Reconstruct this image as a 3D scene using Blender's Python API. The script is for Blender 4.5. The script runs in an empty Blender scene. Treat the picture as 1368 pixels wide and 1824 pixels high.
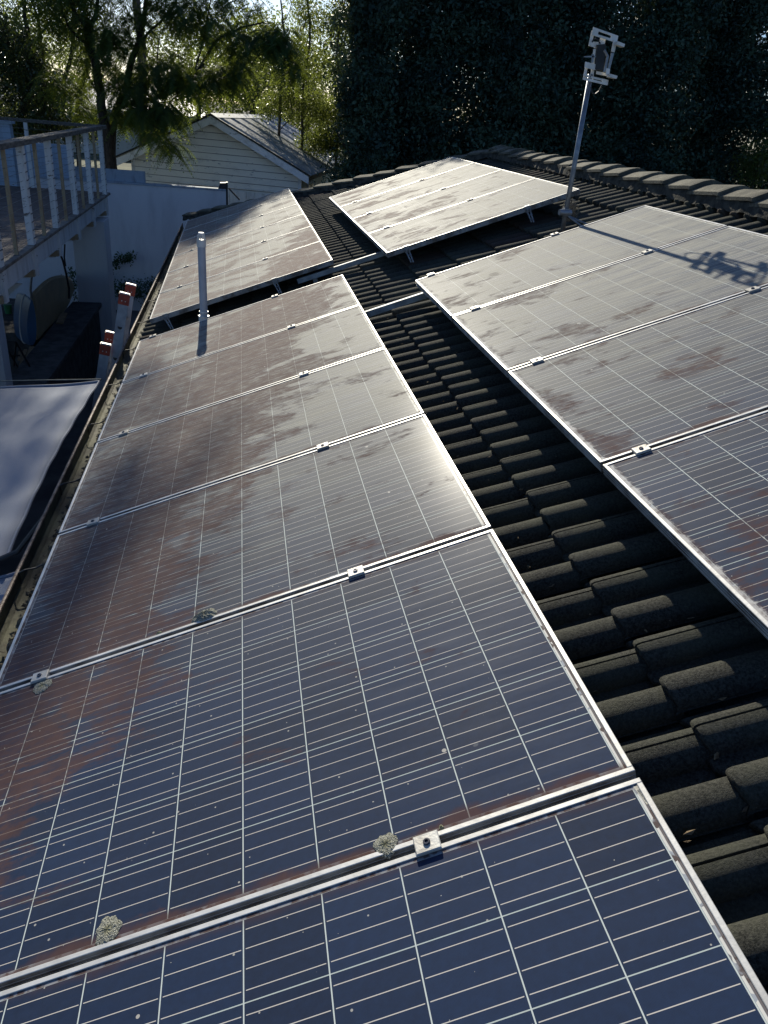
import bpy, bmesh, math, random
import numpy as np
from mathutils import Matrix, Vector
rad = math.radians
random.seed(7); rng = np.random.default_rng(11)
S = bpy.context.scene

# ------------------------------------------------------------------ camera
F_PX = 1358.51                                    # focal length for a 1368 x 1824 frame
W2C = np.array([[0.983176, -0.163633, 0.081169],
                [-0.004867, -0.467684, -0.883882],
                [0.182593, 0.868617, -0.460612]])  # world -> camera (x right, y down, z forward)
CAM = np.array([0.775233, -1.001853, 1.696331])
cam_d = bpy.data.cameras.new('camera'); cam = bpy.data.objects.new('camera', cam_d)
S.collection.objects.link(cam); S.camera = cam
cam_d.sensor_fit = 'VERTICAL'; cam_d.sensor_height = 36.0; cam_d.sensor_width = 27.0
cam_d.lens = F_PX / 1824 * 36
cam_d.clip_start = 0.05; cam_d.clip_end = 3000
_r, _d, _f = W2C
cam.matrix_world = Matrix(((_r[0], -_d[0], -_f[0], CAM[0]), (_r[1], -_d[1], -_f[1], CAM[1]),
                           (_r[2], -_d[2], -_f[2], CAM[2]), (0, 0, 0, 1)))

# ------------------------------------------------------------------ light
SUN_EL, SUN_AZ = rad(27), rad(-1.8)               # azimuth from +Y towards +X
world = bpy.data.worlds.new('World'); S.world = world; world.use_nodes = True
wn, wl = world.node_tree.nodes, world.node_tree.links
wn.clear()
sky = wn.new('ShaderNodeTexSky'); sky.sky_type = 'NISHITA'; sky.sun_disc = False
sky.sun_elevation = SUN_EL; sky.sun_rotation = SUN_AZ
sky.air_density = 1.0; sky.dust_density = 0.7; sky.ozone_density = 2.5; sky.altitude = 30
bg = wn.new('ShaderNodeBackground'); bg.inputs[1].default_value = 0.060
wo = wn.new('ShaderNodeOutputWorld')
tint = wn.new('ShaderNodeMix'); tint.data_type = 'RGBA'; tint.blend_type = 'MULTIPLY'; tint.inputs[0].default_value = 1
tint.inputs[7].default_value = (.78, .95, 1.24, 1)      # clear winter air, slightly cooler than the model's
wl.new(sky.outputs[0], tint.inputs[6]); wl.new(tint.outputs[2], bg.inputs[0]); wl.new(bg.outputs[0], wo.inputs[0])
sl = bpy.data.lights.new('sun', 'SUN'); sl.energy = 4.2; sl.angle = rad(0.53); sl.color = (1.0, 0.93, 0.77)
sun = bpy.data.objects.new('sun', sl); S.collection.objects.link(sun)
sd = Vector((math.sin(SUN_AZ) * math.cos(SUN_EL), math.cos(SUN_AZ) * math.cos(SUN_EL), math.sin(SUN_EL)))
sun.rotation_euler = sd.to_track_quat('Z', 'Y').to_euler(); sun.location = (0, 30, 30)
S.view_settings.view_transform = 'Standard'; S.view_settings.look = 'None'
S.view_settings.exposure = 0.45; S.view_settings.gamma = 1.0
S.cycles.max_bounces = 6; S.cycles.transparent_max_bounces = 8

# ------------------------------------------------------------------ geometry helpers
TH = rad(20.5); CT, ST = math.cos(TH), math.sin(TH)
def RF(u, v, n=0.0):                              # roof frame (up the slope, along the eave, normal) -> world
    return np.array([u * CT - n * ST, v, u * ST + n * CT])
def ray(x, y):
    d = W2C.T @ np.array([(x - 684) / F_PX, (y - 912) / F_PX, 1.0]); return d
def on(axis, x, y, val):                          # where the sight line of a photo point meets a world plane
    d = ray(x, y); return CAM + (val - CAM[axis]) / d[axis] * d
def onX(x, y, X): return on(0, x, y, X)
def onY(x, y, Y): return on(1, x, y, Y)
def onZ(x, y, Z): return on(2, x, y, Z)

class MB:
    def __init__(s): s.v = []; s.f = []; s.m = []
    def add(s, vs, fs, mi=0):
        b = len(s.v); s.v += [tuple(map(float, p)) for p in vs]
        s.f += [tuple(b + i for i in f) for f in fs]; s.m += [mi] * len(fs); return s
    def box(s, lo, hi, mi=0, M=None):
        x0, y0, z0 = lo; x1, y1, z1 = hi
        vs = [(x0,y0,z0),(x1,y0,z0),(x1,y1,z0),(x0,y1,z0),(x0,y0,z1),(x1,y0,z1),(x1,y1,z1),(x0,y1,z1)]
        if M is not None: vs = [M(*p) for p in vs]
        return s.add(vs, [(0,3,2,1),(4,5,6,7),(0,1,5,4),(1,2,6,5),(2,3,7,6),(3,0,4,7)], mi)
    def bevbox(s, lo, hi, b=0.004, mi=0, M=None):
        x0, y0, z0 = lo; x1, y1, z1 = hi
        vs = []
        for z, k in ((z0, 0), (z1 - b, 0), (z1, b)):
            vs += [(x0+k,y0+k,z),(x1-k,y0+k,z),(x1-k,y1-k,z),(x0+k,y1-k,z)]
        fs = [(0,3,2,1),(8,9,10,11)]
        for L in (0, 4):
            for i in range(4):
                j = (i+1) % 4; fs.append((L+i, L+j, L+4+j, L+4+i))
        if M is not None: vs = [M(*p) for p in vs]
        return s.add(vs, fs, mi)
    def tube(s, pts, rr, seg=8, mi=0, cap=True):
        pts = [np.array(p, float) for p in pts]
        if not hasattr(rr, '__len__'): rr = [rr] * len(pts)
        vs = []; prev = None
        for i, p in enumerate(pts):
            t = pts[min(i+1, len(pts)-1)] - pts[max(i-1, 0)]; t /= (np.linalg.norm(t) + 1e-12)
            a = np.array([0, 0, 1.]) if abs(t[2]) < .9 else np.array([1., 0, 0])
            if prev is not None: a = prev
            x = np.cross(a, t); x /= (np.linalg.norm(x) + 1e-12); y = np.cross(t, x); prev = y
            for k in range(seg):
                an = 2 * math.pi * k / seg; vs.append(p + rr[i] * (math.cos(an) * x + math.sin(an) * y))
        fs = []
        for i in range(len(pts) - 1):
            for k in range(seg):
                k2 = (k+1) % seg; fs.append((i*seg+k, i*seg+k2, (i+1)*seg+k2, (i+1)*seg+k))
        if cap:
            fs.append(tuple(range(seg))[::-1]); fs.append(tuple((len(pts)-1)*seg + k for k in range(seg)))
        return s.add(vs, fs, mi)
    def beam(s, a, b, w, h, mi=0, up=(0, 0, 1)):      # rectangular bar from a to b
        a = np.array(a, float); b = np.array(b, float); t = b - a; t /= np.linalg.norm(t)
        u = np.array(up, float); x = np.cross(t, u)
        if np.linalg.norm(x) < 1e-5: x = np.cross(t, np.array([1., 0, 0]))
        x /= np.linalg.norm(x); u = np.cross(x, t)
        vs = []
        for p in (a, b):
            for sx, sy in ((-1,-1),(1,-1),(1,1),(-1,1)): vs.append(p + x*sx*w/2 + u*sy*h/2)
        return s.add(vs, [(0,1,2,3),(7,6,5,4),(0,4,5,1),(1,5,6,2),(2,6,7,3),(3,7,4,0)], mi)
    def prism(s, poly, off, mi=0):                    # polygon (world points) extruded by the vector off
        n = len(poly); off = np.array(off, float)
        vs = [np.array(p, float) for p in poly] + [np.array(p, float) + off for p in poly]
        fs = [tuple(range(n)), tuple(range(2*n-1, n-1, -1))] + [(i, i+n, (i+1)%n+n, (i+1)%n) for i in range(n)]
        return s.add(vs, fs, mi)
    def sphere(s, c, r, seg=10, rings=7, mi=0, noise=0.0):
        vs = []; fs = []
        for i in range(rings + 1):
            ph = math.pi * i / rings
            for k in range(seg):
                an = 2*math.pi*k/seg; q = 1 + noise * random.uniform(-1, 1)
                vs.append((c[0]+r[0]*q*math.sin(ph)*math.cos(an), c[1]+r[1]*q*math.sin(ph)*math.sin(an), c[2]+r[2]*q*math.cos(ph)))
        for i in range(rings):
            for k in range(seg):
                k2 = (k+1) % seg; fs.append((i*seg+k, (i+1)*seg+k, (i+1)*seg+k2, i*seg+k2))
        return s.add(vs, fs, mi)
    def build(s, name, mats, parent=None, loc=(0, 0, 0), smooth=False, normals=True):
        me = bpy.data.meshes.new(name)
        L = np.array(loc, float)
        me.from_pydata([tuple(np.array(p) - L) for p in s.v], [], s.f)
        if not isinstance(mats, (list, tuple)): mats = [mats]
        for m in mats: me.materials.append(m)
        me.polygons.foreach_set('material_index', s.m)
        if normals:
            bm = bmesh.new(); bm.from_mesh(me); bmesh.ops.recalc_face_normals(bm, faces=bm.faces); bm.to_mesh(me); bm.free()
        if smooth: me.shade_smooth()
        me.update()
        return link(name, me, parent, loc)
def link(name, me, parent=None, loc=(0, 0, 0)):
    o = bpy.data.objects.new(name, me); S.collection.objects.link(o)
    if parent is not None: o.parent = parent
    else: o.location = tuple(loc)
    return o
def np_mesh(name, V, Fq, mat, parent=None, loc=(0, 0, 0), smooth=False):
    V = (np.asarray(V, np.float32).reshape(-1, 3) - np.array(loc, np.float32)); Fq = np.asarray(Fq, np.int32); nf, k = Fq.shape
    me = bpy.data.meshes.new(name)
    me.vertices.add(len(V)); me.vertices.foreach_set('co', V.ravel())
    me.loops.add(nf * k); me.loops.foreach_set('vertex_index', Fq.ravel())
    me.polygons.add(nf); me.polygons.foreach_set('loop_start', np.arange(nf, dtype=np.int32) * k)
    me.polygons.foreach_set('loop_total', np.full(nf, k, np.int32))
    me.update(calc_edges=True); me.materials.append(mat)
    if smooth: me.shade_smooth()
    return link(name, me, parent, loc)
def tag(o, label=None, cat=None, group=None, kind=None):
    if label: o['label'] = label
    if cat: o['category'] = cat
    if group: o['group'] = group
    if kind: o['kind'] = kind
    return o
def thing(name, label, cat, loc=(0, 0, 0), group=None):
    o = bpy.data.objects.new(name, None); S.collection.objects.link(o); o.location = tuple(map(float, loc))
    o.empty_display_size = .1
    return tag(o, label, cat, group)

# ------------------------------------------------------------------ material helpers
class NT:
    def __init__(s, name):
        s.m = bpy.data.materials.new(name); s.m.use_nodes = True; s.t = s.m.node_tree; s.t.nodes.clear()
        s.out = s.t.nodes.new('ShaderNodeOutputMaterial')
    def n(s, typ, **kw):
        x = s.t.nodes.new(typ)
        for k, v in kw.items(): setattr(x, k, v)
        return x
    def L(s, a, b): s.t.links.new(a, b)
    def val(s, sock, v):
        if hasattr(v, 'is_output') or isinstance(v, bpy.types.NodeSocket): s.L(v, sock)
        else: sock.default_value = v
    def math(s, op, a, b=None, c=None, clamp=False):
        x = s.n('ShaderNodeMath', operation=op); x.use_clamp = clamp
        s.val(x.inputs[0], a)
        if b is not None: s.val(x.inputs[1], b)
        if c is not None: s.val(x.inputs[2], c)
        return x.outputs[0]
    def mix(s, fac, a, b):
        x = s.n('ShaderNodeMix', data_type='RGBA'); s.val(x.inputs[0], fac)
        for i, v in ((6, a), (7, b)):
            if isinstance(v, tuple): x.inputs[i].default_value = (*v[:3], 1)
            else: s.L(v, x.inputs[i])
        return x.outputs[2]
    def mixf(s, fac, a, b):
        x = s.n('ShaderNodeMix', data_type='FLOAT'); s.val(x.inputs[0], fac); s.val(x.inputs[2], a); s.val(x.inputs[3], b)
        return x.outputs[0]
    def vec(s, v, scale=(1, 1, 1), loc=(0, 0, 0), rot=(0, 0, 0)):
        x = s.n('ShaderNodeMapping'); s.L(v, x.inputs[0]); x.inputs[3].default_value = scale
        x.inputs[1].default_value = loc; x.inputs[2].default_value = rot; return x.outputs[0]
    def noise(s, v, scale, detail=3, rough=.55, dist=0.0):
        x = s.n('ShaderNodeTexNoise'); 
        if v is not None: s.L(v, x.inputs['Vector'])
        x.inputs['Scale'].default_value = scale; x.inputs['Detail'].default_value = detail
        x.inputs['Roughness'].default_value = rough; x.inputs['Distortion'].default_value = dist
        return x.outputs[0]
    def smooth(s, x, lo, hi, a=0.0, b=1.0):
        m = s.n('ShaderNodeMapRange', interpolation_type='SMOOTHSTEP'); s.val(m.inputs[0], x)
        s.val(m.inputs[1], lo); s.val(m.inputs[2], hi); m.inputs[3].default_value = a; m.inputs[4].default_value = b
        return m.outputs[0]
    def sep(s, v):
        x = s.n('ShaderNodeSeparateXYZ'); s.L(v, x.inputs[0]); return x.outputs
    def bump(s, h, strength=.3, dist=.01):
        x = s.n('ShaderNodeBump'); s.L(h, x.inputs['Height']); x.inputs['Strength'].default_value = strength
        x.inputs['Distance'].default_value = dist; return x.outputs[0]
    def pbsdf(s, col, rough=.7, metal=0.0, spec=.5, normal=None, **kw):
        x = s.n('ShaderNodeBsdfPrincipled')
        if isinstance(col, tuple): x.inputs['Base Color'].default_value = (*col[:3], 1)
        else: s.L(col, x.inputs['Base Color'])
        s.val(x.inputs['Roughness'], rough); s.val(x.inputs['Metallic'], metal); s.val(x.inputs['Specular IOR Level'], spec)
        if normal is not None: s.L(normal, x.inputs['Normal'])
        for k, v in kw.items(): s.val(x.inputs[k.replace('_', ' ')], v)
        return x.outputs[0]
    def done(s, sh): s.L(sh, s.out.inputs[0]); return s.m
def pos(t): return t.n('ShaderNodeNewGeometry').outputs['Position']
def objc(t): return t.n('ShaderNodeTexCoord').outputs['Object']

def simple(name, a, b, scale=8, rough=.7, metal=0.0, bump=0.0, stretch=(1, 1, 1), spec=.5, bscale=60, detail=4):
    t = NT(name); p = t.vec(pos(t), stretch)
    f = t.smooth(t.noise(p, scale, detail), .35, .65)
    nm = t.bump(t.noise(p, bscale, 3), bump, .01) if bump else None
    return t.done(t.pbsdf(t.mix(f, a, b), rough, metal, spec, nm))

def mat_glass():
    """solar laminate: navy cells, white gaps, busbars; grime, dust film, painted far glare and mineral crust lie on top"""
    t = NT('solar_laminate'); oc = t.sep(objc(t)); x, y = oc[0], oc[1]
    P = pos(t); ps = t.sep(P)
    ru = t.math('ADD', t.math('MULTIPLY', ps[0], CT), t.math('MULTIPLY', ps[2], ST))    # distance up the roof
    rv = ps[1]
    rc = t.n('ShaderNodeCombineXYZ'); t.L(ru, rc.inputs[0]); t.L(rv, rc.inputs[1]); rc = rc.outputs[0]
    # lines
    def dist(c, off, pitch):                                     # distance to nearest line of a family
        a = t.math('SUBTRACT', c, off); a = t.math('DIVIDE', a, pitch)
        fr = t.math('FRACT', t.math('ADD', a, .5)); return t.math('MULTIPLY', t.math('ABSOLUTE', t.math('SUBTRACT', fr, .5)), pitch)
    inside = t.math('MULTIPLY', t.math('MULTIPLY', t.math('GREATER_THAN', x, .0215), t.math('LESS_THAN', x, 1.6285)),
                    t.math('MULTIPLY', t.math('GREATER_THAN', y, .0195), t.math('LESS_THAN', y, .9725)))
    dc = dist(x, .022, .1605); dr = dist(y, .019, .159)
    col = t.math('LESS_THAN', dc, .00125)
    row = t.math('LESS_THAN', dr, .00105)
    yb = t.math('SUBTRACT', y, .019); fb = t.math('MULTIPLY', t.math('FRACT', t.math('DIVIDE', yb, .159)), .159)
    db = dist(fb, .0215, .0387)
    bus = t.math('MULTIPLY', t.math('LESS_THAN', db, .00082), t.math('GREATER_THAN', dc, .0045))
    fing = t.math('LESS_THAN', dist(x, 0, .0021), .00025)
    # cell colour, each cell a little different
    cid = t.n('ShaderNodeCombineXYZ'); t.L(t.math('FLOOR', t.math('DIVIDE', t.math('SUBTRACT', x, .022), .1605)), cid.inputs[0])
    t.L(t.math('FLOOR', t.math('DIVIDE', yb, .159)), cid.inputs[1]); t.L(t.math('FLOOR', t.math('MULTIPLY', rv, .99)), cid.inputs[2])
    wn_ = t.n('ShaderNodeTexWhiteNoise'); t.L(cid.outputs[0], wn_.inputs[0])
    mott = t.noise(rc, 55, 4, .65)
    fac = t.math('ADD', t.math('MULTIPLY', wn_.outputs[0], .45), t.math('MULTIPLY', mott, .8), clamp=True)
    cell = t.mix(fac, (.004, .012, .033), (.010, .031, .086))
    cell = t.mix(t.math('MULTIPLY', fing, .25), cell, (.05, .055, .08))
    c = t.mix(bus, cell, (.66, .61, .54))
    c = t.mix(row, c, (.52, .58, .54)); c = t.mix(col, c, (.62, .68, .64))
    edge = t.smooth(t.noise(rc, 34, 3), .42, .58)
    c = t.mix(inside, t.mix(t.math('MAXIMUM', edge, t.math('MULTIPLY', t.math('GREATER_THAN', x, 1.6338), .8)), (.40, .43, .46), (.11, .08, .075)), c)
    ribbon = t.math('MULTIPLY', t.math('MULTIPLY', t.math('GREATER_THAN', x, 1.6288), t.math('LESS_THAN', x, 1.6335)), t.math('GREATER_THAN', t.noise(rc, 22, 1), .43))
    c = t.mix(ribbon, c, (.75, .73, .66))
    # brown grime: streaky along the slope, thick low on the roof, spreading with distance
    st = t.vec(rc, (1.15, 1.75, 1))
    n1 = t.noise(st, 2.3, 7, .62, .35); n2 = t.noise(t.vec(rc, (1.2, 9, 1)), 3.2, 6, .7)
    n = t.math('ADD', t.math('MULTIPLY', n1, .80), t.math('MULTIPLY', n2, .24))
    low = t.smooth(ru, .15, 1.25, 1, 0); far = t.smooth(rv, -.1, 4.2)
    band = t.smooth(t.math('ABSOLUTE', t.math('SUBTRACT', ru, t.math('ADD', .02, t.math('MULTIPLY', rv, .24)))), .08, t.smooth(rv, 0, 3.2, .42, .72), 1, 0)
    leftarr = t.math('LESS_THAN', ru, 1.8)
    bias = t.math('ADD', t.math('MULTIPLY', band, t.smooth(rv, -.35, .5, .0, .17)), t.math('MULTIPLY', t.math('MULTIPLY', far, t.smooth(ru, 0, 1.7, 1.0, .45)), .085))
    bias = t.math('ADD', bias, t.math('MULTIPLY', t.math('MULTIPLY', low, .10), t.smooth(rv, .4, 2.2, .0, .7)))
    bias_r = t.math('SUBTRACT', t.math('MULTIPLY', t.smooth(rv, 4.5, 6.0), .04), t.smooth(ru, 2.3, 3.6, -.050, .035))
    bias = t.mixf(leftarr, bias_r, bias)
    bias = t.math('SUBTRACT', bias, t.smooth(rv, -.12, .02, .25, 0))
    g = t.smooth(t.math('ADD', n, bias), .592, .662)
    g = t.math('MULTIPLY', g, t.smooth(t.math('ADD', t.noise(t.vec(rc, (1, 2.2, 1)), 15, 6, .72), t.math('MULTIPLY', band, .06)), .36, .62, .30, 1))
    # grime collecting along the low frame side (photo: towards the camera) of each panel
    rim = t.math('MAXIMUM', t.smooth(t.math('ADD', y, t.math('MULTIPLY', t.noise(rc, 5, 5, .6), .13)), .080, .108, 1, 0),
                 t.smooth(t.math('ADD', y, t.math('MULTIPLY', t.noise(rc, 9, 5, .6), -.05)), .925, .965, 0, .8))
    rim = t.math('MAXIMUM', rim, t.smooth(t.math('ADD', x, t.math('MULTIPLY', t.noise(rc, 14, 5, .6), .10)), .06, .09, .75, 0))
    g = t.math('MAXIMUM', g, rim)
    gcol = t.mix(t.noise(rc, 9, 5, .7), (.055, .028, .025), (.150, .085, .072))
    gcol = t.mix(t.smooth(rv, 2.0, 6.5, 0, .85), gcol, t.mix(t.noise(t.vec(rc, (1, 5, 1)), 6, 5, .7), (.14, .075, .062), (.37, .245, .20)))  # far grime lightened: forward-scattered sunlight painted into its colour
    c = t.mix(t.math('MULTIPLY', g, .78), c, gcol)
    # pale dust film; its gain with distance paints in the grazing glare
    df = t.smooth(t.noise(t.vec(rc, (1, 5, 1)), 3.0, 7, .7), .30, .75)
    fine = t.smooth(t.noise(rc, 420, 2, .8), .56, .78)
    dust_and_glare = t.math('ADD', t.math('MULTIPLY', df, .06), t.math('MULTIPLY', fine, .07), clamp=True)
    dust_and_glare = t.math('ADD', t.math('MULTIPLY', dust_and_glare, t.smooth(rv, -.4, 5, .22, 2.2)), t.math('MULTIPLY', t.smooth(rv, .4, 3.0, 0, .66), t.math('ADD', t.math('MULTIPLY', df, .7), .3)))
    c = t.mix(t.math('MULTIPLY', dust_and_glare, t.mixf(g, 1.0, .30)), c, (.45, .43, .345))
    # mineral crust eaten into the glass next to the low frame of the upper arrays, droppings and specks
    cr = t.math('MULTIPLY', t.smooth(t.math('SUBTRACT', x, t.math('MULTIPLY', t.noise(rc, 26, 6, .75), .075)), -.024, -.006, 1, 0), t.math('GREATER_THAN', ru, 1.9))
    c = t.mix(t.math('MULTIPLY', cr, .8), c, (.62, .60, .56))
    vo = t.n('ShaderNodeTexVoronoi'); t.L(rc, vo.inputs['Vector']); vo.inputs['Scale'].default_value = 13
    sz = t.n('ShaderNodeTexWhiteNoise'); t.L(vo.outputs['Position'], sz.inputs[0])
    spk = t.math('LESS_THAN', vo.outputs['Distance'], t.math('MULTIPLY', t.math('POWER', sz.outputs[0], 8), .085))
    c = t.mix(t.math('MULTIPLY', spk, .75), c, (.6, .57, .5))
    vo2 = t.n('ShaderNodeTexVoronoi'); t.L(rc, vo2.inputs['Vector']); vo2.inputs['Scale'].default_value = 60
    sz2 = t.n('ShaderNodeTexWhiteNoise'); t.L(vo2.outputs['Position'], sz2.inputs[0])
    c = t.mix(t.math('MULTIPLY', t.math('LESS_THAN', vo2.outputs['Distance'], t.math('MULTIPLY', t.math('POWER', sz2.outputs[0], 14), .17)), .7), c, (.55, .53, .47))
    vo3 = t.n('ShaderNodeTexVoronoi'); t.L(t.vec(rc, (1, 1.3, 1)), vo3.inputs['Vector']); vo3.inputs['Scale'].default_value = 4.2
    sz3 = t.n('ShaderNodeTexWhiteNoise'); t.L(vo3.outputs['Position'], sz3.inputs[0])
    spot = t.smooth(t.math('SUBTRACT', t.math('MULTIPLY', t.math('POWER', sz3.outputs[0], 4), .085), t.math('ADD', vo3.outputs['Distance'], t.math('MULTIPLY', t.noise(rc, 60, 3), .03))), -.006, .006)
    c = t.mix(t.math('MULTIPLY', spot, .16), c, (.5, .52, .5))
    rough = t.mixf(g, t.mixf(df, .66, .78), .85)
    rough = t.math('ADD', rough, t.math('MULTIPLY', fine, .12), clamp=True)
    nb = t.bump(t.noise(rc, 900, 2, .6), .12, .0006)
    spec = t.mixf(g, .15, .08)
    sh = t.pbsdf(c, rough, 0, spec, nb, Coat_Weight=t.mixf(g, .034, .0), Coat_Roughness=.22,
                 Sheen_Weight=.05, Sheen_Roughness=.4, Sheen_Tint=(.90, .92, .80, 1))
    return t.done(sh)

def mat_tile():
    t = NT('concrete_tile'); P = pos(t)
    a = t.n('ShaderNodeAttribute'); a.attribute_name = 'tile_id'; r = a.outputs['Fac']
    n1 = t.smooth(t.noise(P, 5, 5, .6), .38, .66); n2 = t.noise(P, 130, 5, .75)
    base = t.mix(t.smooth(n2, .35, .65), (.016, .017, .015), (.078, .078, .066))
    base = t.mix(t.math('MULTIPLY', n1, .55), base, (.078, .082, .058))
    base = t.mix(t.math('MULTIPLY', t.math('GREATER_THAN', r, .91), .55), base, (.070, .042, .034))
    base = t.mix(t.math('MULTIPLY', t.smooth(t.noise(P, 26, 6, .7), .60, .74), .6), base, (.11, .12, .085))
    nm = t.bump(t.noise(P, 240, 4, .8), .75, .006)
    return t.done(t.pbsdf(base, .92, 0, .25, nm))

def mat_cap():
    t = NT('ridge_tile'); P = pos(t)
    n2 = t.noise(P, 90, 5, .75); n1 = t.smooth(t.noise(P, 6, 6, .7), .4, .62)
    c = t.mix(n1, (.11, .105, .08), (.22, .205, .155)); c = t.mix(t.smooth(n2, .4, .7), c, (.055, .055, .045))
    c = t.mix(t.math('MULTIPLY', t.smooth(t.noise(P, 14, 4, .7), .66, .72), .7), c, (.30, .30, .24))
    return t.done(t.pbsdf(c, .9, 0, .25, t.bump(n2, .5, .006)))

def mat_leaf(name, a, b, trans=.45, tcol=(.30, .42, .05), rough=.45, spec=.5):
    t = NT(name); P = pos(t)
    c = t.mix(t.smooth(t.noise(P, 1.3, 3), .40, .60), tuple(v * .7 for v in a), tuple(v * 1.15 for v in b)); c = t.mix(t.math('MULTIPLY', t.noise(P, 31, 2), .6), c, b)
    d = t.pbsdf(c, rough, 0, spec)
    tr = t.n('ShaderNodeBsdfTranslucent')
    tc = t.mix(t.noise(P, 2.2, 2), tcol, tuple(v * .45 for v in tcol)); t.L(tc, tr.inputs[0])
    mx = t.n('ShaderNodeMixShader'); mx.inputs[0].default_value = trans
    t.L(d, mx.inputs[1]); t.L(tr.outputs[0], mx.inputs[2]); return t.done(mx.outputs[0])

def mat_paint(name, col, stain, rough=.6, streak=(6, 6, .8), amt=.5, peel=None):
    t = NT(name); P = pos(t)
    s = t.smooth(t.noise(t.vec(P, streak), 1.2, 6, .65), .45, .72)
    c = t.mix(t.math('MULTIPLY', s, amt), col, stain)
    c = t.mix(t.math('MULTIPLY', t.smooth(t.noise(P, 35, 5, .7), .55, .75), .35), c, stain)
    if peel: c = t.mix(t.smooth(t.noise(t.vec(P, (1.5, 1.5, 5)), 2.1, 8, .75), .60, .63), c, peel)
    return t.done(t.pbsdf(c, rough, 0, .4, t.bump(t.noise(P, 70, 3), .15, .004)))

def mat_sail():
    t = NT('shade_cloth'); P = pos(t)
    w = t.math('SINE', t.math('MULTIPLY', t.math('ADD', t.sep(P)[0], t.math('MULTIPLY', t.sep(P)[1], .4)), 900))
    c = t.mix(t.noise(P, 260, 2, .8), (.19, .22, .28), (.37, .39, .44))
    return t.done(t.pbsdf(c, .75, 0, .2, t.bump(t.noise(P, 320, 2, .7), .6, .002)))

def mat_lichen():
    t = NT('lichen'); P = objc(t)
    vo = t.n('ShaderNodeTexVoronoi'); vo.feature = 'DISTANCE_TO_EDGE'; t.L(t.vec(P, (1, 1, .3)), vo.inputs['Vector']); vo.inputs['Scale'].default_value = 330
    c = t.mix(t.smooth(vo.outputs['Distance'], .02, .22), (.10, .10, .07), (.52, .52, .44))
    r = t.n('ShaderNodeVectorMath', operation='LENGTH'); t.L(P, r.inputs[0])
    c = t.mix(t.math('MULTIPLY', t.smooth(r.outputs['Value'], .004, .017, 1, 0), .75), c, (.30, .29, .17))
    return t.done(t.pbsdf(c, .95, 0, .2, t.bump(vo.outputs['Distance'], 1.0, .003)))

M = {}
M['glass'] = mat_glass(); M['tile'] = mat_tile(); M['cap'] = mat_cap()
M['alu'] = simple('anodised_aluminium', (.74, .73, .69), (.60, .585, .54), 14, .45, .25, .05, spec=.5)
M['alu_side'] = simple('weathered_shaded_frame_side', (.34, .35, .35), (.13, .115, .10), 11, .55, .2, .2)  # weathering plus shade put into the colour of the upright frame faces
M['alu_dirty'] = simple('weathered_aluminium', (.66, .65, .60), (.45, .42, .36), 9, .5, .25, .15)
M['steel'] = simple('galvanised_steel', (.30, .33, .36), (.20, .22, .25), 20, .45, .7, .1)
M['steel_pale'] = simple('dull_rail', (.36, .41, .42), (.22, .25, .26), 12, .6, .1, .15)
M['bolt'] = simple('bolt_steel', (.25, .25, .27), (.1, .1, .11), 40, .3, .9)
M['mortar'] = simple('ridge_mortar', (.075, .072, .058), (.03, .03, .025), 16, .95, 0, .5)
M['pvc'] = simple('grey_pvc', (.46, .49, .53), (.38, .41, .45), 6, .4, 0, 0)
M['pvc_white'] = simple('white_pvc', (.75, .74, .70), (.6, .6, .55), 20, .4)
M['gutter'] = simple('gutter_inside', (.15, .145, .085), (.055, .05, .035), 9, .8, 0, .5, (1, .4, 1))
M['gutter_rim'] = simple('gutter_rim_rust', (.24, .19, .165), (.09, .06, .05), 16, .6, .2, .4)
M['litter'] = simple('leaf_litter', (.16, .13, .085), (.035, .03, .02), 60, .95, 0, .8)
M['litter_pale'] = simple('dry_leaves', (.30, .22, .12), (.10, .07, .04), 60, .9)
M['wall'] = mat_paint('white_rendered_wall', (.60, .62, .64), (.38, .39, .41), .8, (2.2, 2.2, .5), .45)
M['wall_blue'] = mat_paint('blue_grey_render', (.33, .42, .52), (.2, .25, .3), .8)
M['cement'] = mat_paint('fibre_cement', (.30, .36, .42), (.16, .18, .2), .8, (9, 9, 3), .8)
M['white_paint'] = mat_paint('white_timber_paint', (.58, .60, .60), (.30, .30, .28), .6, (9, 9, 1.5), .7)
M['peel'] = mat_paint('peeling_white_paint', (.62, .63, .62), (.35, .34, .31), .6, (9, 9, 2), .6, peel=(.13, .11, .09))
M['rusty'] = mat_paint('rusty_metal', (.34, .27, .17), (.16, .09, .05), .7, (12, 12, 3), .8)
M['weather'] = mat_paint('cream_weatherboard', (.80, .79, .72), (.62, .62, .58), .65, (2, 2, 5), .6, peel=(.25, .29, .33))
M['lap_shade'] = simple('painted_lap_shadow', (.24, .24, .23), (.14, .14, .14), 8, .9)  # dark strips painted in for the shadow under each board lap
M['vboard'] = mat_paint('pale_vertical_boards', (.76, .78, .76), (.36, .36, .34), .65, (6, 6, 1), .5)
M['barge'] = mat_paint('white_bargeboard', (.82, .84, .86), (.36, .36, .36), .6, (3, 3, 3), .6, peel=(.32, .33, .33))
M['iron'] = simple('weathered_corrugated_iron', (.50, .51, .51), (.30, .31, .32), 3, .5, .15, .15, (4, .6, 1))
M['dark_trim'] = simple('dark_trim', (.025, .028, .03), (.012, .012, .014), 10, .6)
M['deck'] = simple('deck_boards', (.16, .12, .10), (.055, .04, .035), 5, .75, 0, .3, (1.5, 6, 1))
M['deck_edge'] = simple('weathered_deck_timber', (.20, .18, .15), (.09, .08, .07), 8, .8, 0, .4)
M['rail_top'] = simple('handrail_timber', (.13, .12, .10), (.05, .045, .04), 9, .8, 0, .4, (4, .8, 4))
M['dark'] = simple('black_wire', (.015, .015, .016), (.03, .03, .03), 10, .5)
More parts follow.
